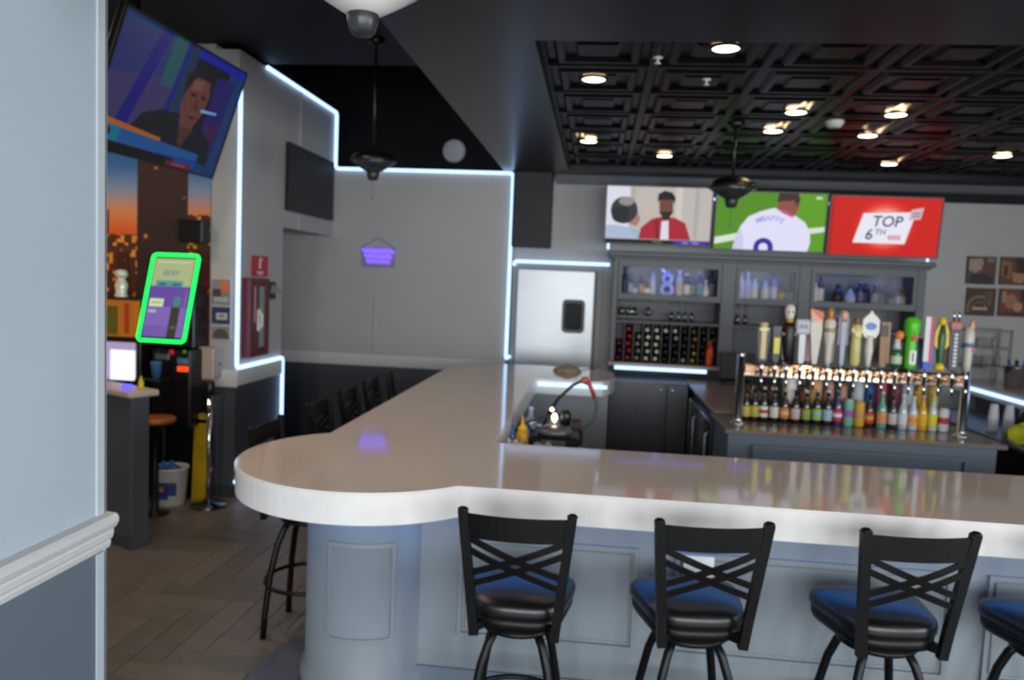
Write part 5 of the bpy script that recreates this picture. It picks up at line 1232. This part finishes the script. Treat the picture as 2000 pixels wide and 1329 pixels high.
# purple neon sign on the rear wall, hung on a wire
t = thing('neon_sign', 'small purple neon word sign hanging by a wire on the rear wall', 'neon sign', (-2.415, 8.485, 2.105))
MB().box(-.19, .19, -.002, .002, -.12, .10).build('clear_backing', glassy('acrylic', (.9, .9, .95), .15), t)
def scrib(x0, x1, z, amp, cyc, seed):
    rnd = random.Random(seed); n = cyc * 8
    return [(x0 + (x1 - x0) * k / n, -.012, z + amp * math.sin(2 * PI * k / 8) * (.6 + .4 * rnd.random())) for k in range(n + 1)]
NE = em('#6a4cff', 2.6)
for k, (x0, x1, z, a_, c_) in enumerate(((-.175, .175, .058, .030, 9), (-.15, .15, .0, .026, 8), (-.13, .13, -.055, .020, 7))):
    MB().tube(scrib(x0, x1, z, a_, c_, k), .0085, 6).build('neon_word', NE, t)
MB().tube([(-.18, -.004, .10), (0, -.002, .205), (.18, -.004, .10)], .0025, 5).build('hanging_wire', BLACKPL, t)

# round white speaker high in the void
t = thing('round_speaker', 'round white speaker high in the dark void above the rear wall', 'speaker', (-1.812, 9.58, 3.445))
MB().lathe([(.135, 0), (.135, .03), (.12, .045), (0, .05)], 36, M=Matrix.Rotation(R(90), 4, 'X')).build('grille', pr('#f4f2f0', .6), t)
MB().lathe([(.142, 0), (.142, .02), (.133, .034), (.133, 0)], 36, M=Matrix.Rotation(R(90), 4, 'X')).build('rim', pr('#a8a6a4', .5), t)

# ================================================================== CEILING FIXTURES
can_pos = [(-0.08, 4.777), (0.586, 4.139), (-0.132, 6.819), (0.562, 7.49), (1.267, 6.221), (1.276, 5.565), (1.929, 5.588), (1.99, 6.323), (2.615, 7.645), (3.324, 7.078)]
can_lab = ['recessed ceiling light nearest the left bulkhead, front one', 'recessed ceiling light nearest the camera, largest of all', 'recessed ceiling light nearest the left bulkhead, rear one', 'recessed ceiling light in the ceiling above the freezer end of the televisions', 'left rear light of the four around the smoke detector', 'left front light of the four around the smoke detector', 'right front light of the four around the smoke detector', 'right rear light of the four around the smoke detector', 'recessed ceiling light above the red television', 'recessed ceiling light farthest right in the picture']
for k, (x, y) in enumerate(can_pos):
    t = thing('recessed_light', can_lab[k], 'ceiling light', (x, y, ZS + .036), group='recessed lights in the tin ceiling')
    MB().lathe([(.066, .012), (.066, 0), (.085, 0), (.088, .004), (.085, .012), (.066, .012)], 28, cap=False).build('trim_ring', BLACKPL, t)
    MB().lathe([(.066, .004), (.066, .008), (0, .008)], 28).add([(.066 * math.cos(2 * PI * q / 28), .066 * math.sin(2 * PI * q / 28), .004) for q in range(28)], [tuple(range(28))[::-1]]).build('lens', CANL, t)
t = thing('smoke_detector', 'white smoke detector on the tin ceiling between four lights', 'smoke detector', (1.619, 5.884, ZS + .055))
MB().lathe([(0, -.045), (.045, -.045), (.055, -.03), (.065, -.012), (.065, 0)], 24).build('cover', pr('#c8c6c2', .5), t)
MB().lathe([(0, -.049), (.012, -.049), (.012, -.044)], 10, c=(.02, 0, 0)).build('test_button', pr('#8a8a88', .5), t)
for k, (x, y) in enumerate(((0.262, 4.341), (0.576, 4.776))):
    t = thing('sprinkler', '%s of two white sprinkler heads in the tin ceiling' % ('nearer', 'farther')[k], 'sprinkler', (x, y, ZS + .05), group='sprinkler heads')
    MB().lathe([(.028, 0), (.026, -.006), (.008, -.008), (.007, -.03), (0, -.03)], 14).build('escutcheon', pr('#b8b6b2', .4), t)
    MB().lathe([(.0, -.034), (.018, -.034), (.018, -.030), (0, -.03)], 12).build('deflector', pr('#c8c6c2', .4), t)

# fan lights: dark dome, pale glass bowl, black cap and pull chain
def fan_light(label, loc, rod, ztop_parts):
    t = thing('fan_light', label, 'ceiling lamp', loc, group='hanging fan lights with glass bowls')
    MB().lathe([(0, 0), (.030, 0), (.040, .012), (.048, .04), (.049, .064), (.045, .068), (0, .068)], 24).build('bottom_cap', mat('cap_dark_grey', '#2a2c2e', .35, var=.05), t)
    MB().lathe([(.046, .060), (.085, .082), (.13, .110), (.172, .138), (.168, .140), (.126, .114), (.08, .087), (.046, .066)], 32).build('glass_bowl', ztop_parts, t)
    MB().lathe([(.175, .138), (.178, .148), (.16, .18), (.11, .21), (.05, .228), (0, .23)], 32).build('dome', mat('dome_black', '#0d0d0f', .35, var=.05), t)
    MB().lathe([(.011, .225), (.011, rod), (0, rod)], 10).build('down_rod', mat('dome_black', '#0d0d0f'), t)
    MB().lathe([(.02, rod - .06), (.06, rod - .03), (.065, rod), (0, rod)], 16).build('canopy', mat('dome_black', '#0d0d0f'), t)
    if loc[1] > 4: MB().lathe([(0, -.155), (.005, -.15), (.005, -.125), (.0016, -.12), (.0016, 0.0)], 6).build('pull_chain', STEELD, t)
    return t
BOWL_LIT = mat('bowl_glass_daylit', '#d8d6d2', .25, var=.06, scale=6, spec=.6)  # bowl glass coloured pale for the daylight on the near lamp
BOWL_UNLIT = mat('bowl_glass_unlit', '#3a3c40', .15, spec=.6, alpha=.75)  # same bowl glass coloured dark for the unlit far lamps
fan_light('hanging fan light with pale bowl at the top edge of the picture', (-.752, 2.40, 2.63), 3.70 - 2.63 if False else 3.07 - 2.63, BOWL_LIT)
fan_light('hanging fan light in front of the led line of the rear wall', (-1.768, 6.0, 2.63), 3.70 - 2.63, BOWL_UNLIT)
fan_light('hanging fan light in front of the football television', (.955, 6.0, 2.505), ZS + .06 - 2.505, BOWL_UNLIT)

# recessed lights of the dining side and of the high left ceiling, behind and above the picture
room_pos = [(-0.2, 1.7, ZS, 'above the first stool'), (1.1, 1.7, ZS, 'above the third stool'), (2.4, 1.7, ZS, 'right of the stools'), (-2.4, 3.1, 3.70, 'beside the near pillar'), (-2.35, 4.55, 3.70, 'over the aisle'), (-4.0, 4.5, 3.70, 'in front of the mural'), (-5.2, 4.5, 3.70, 'left of the mural')]
for x, y, z, w in room_pos:
    t = thing('recessed_light', 'round recessed ceiling light %s' % w, 'ceiling light', (x, y, z - .012))
    MB().lathe([(.085, .012), (.085, 0), (.105, 0), (.108, .004), (.105, .012), (.085, .012)], 28, cap=False).build('trim_ring', BLACKPL, t)
    MB().lathe([(0, .004), (.085, .004), (.085, .010), (0, .010)], 28).build('lens', em('#ffe2c4', 22.0) if z < 3.5 else em('#ffe0c0', 190.0), t)
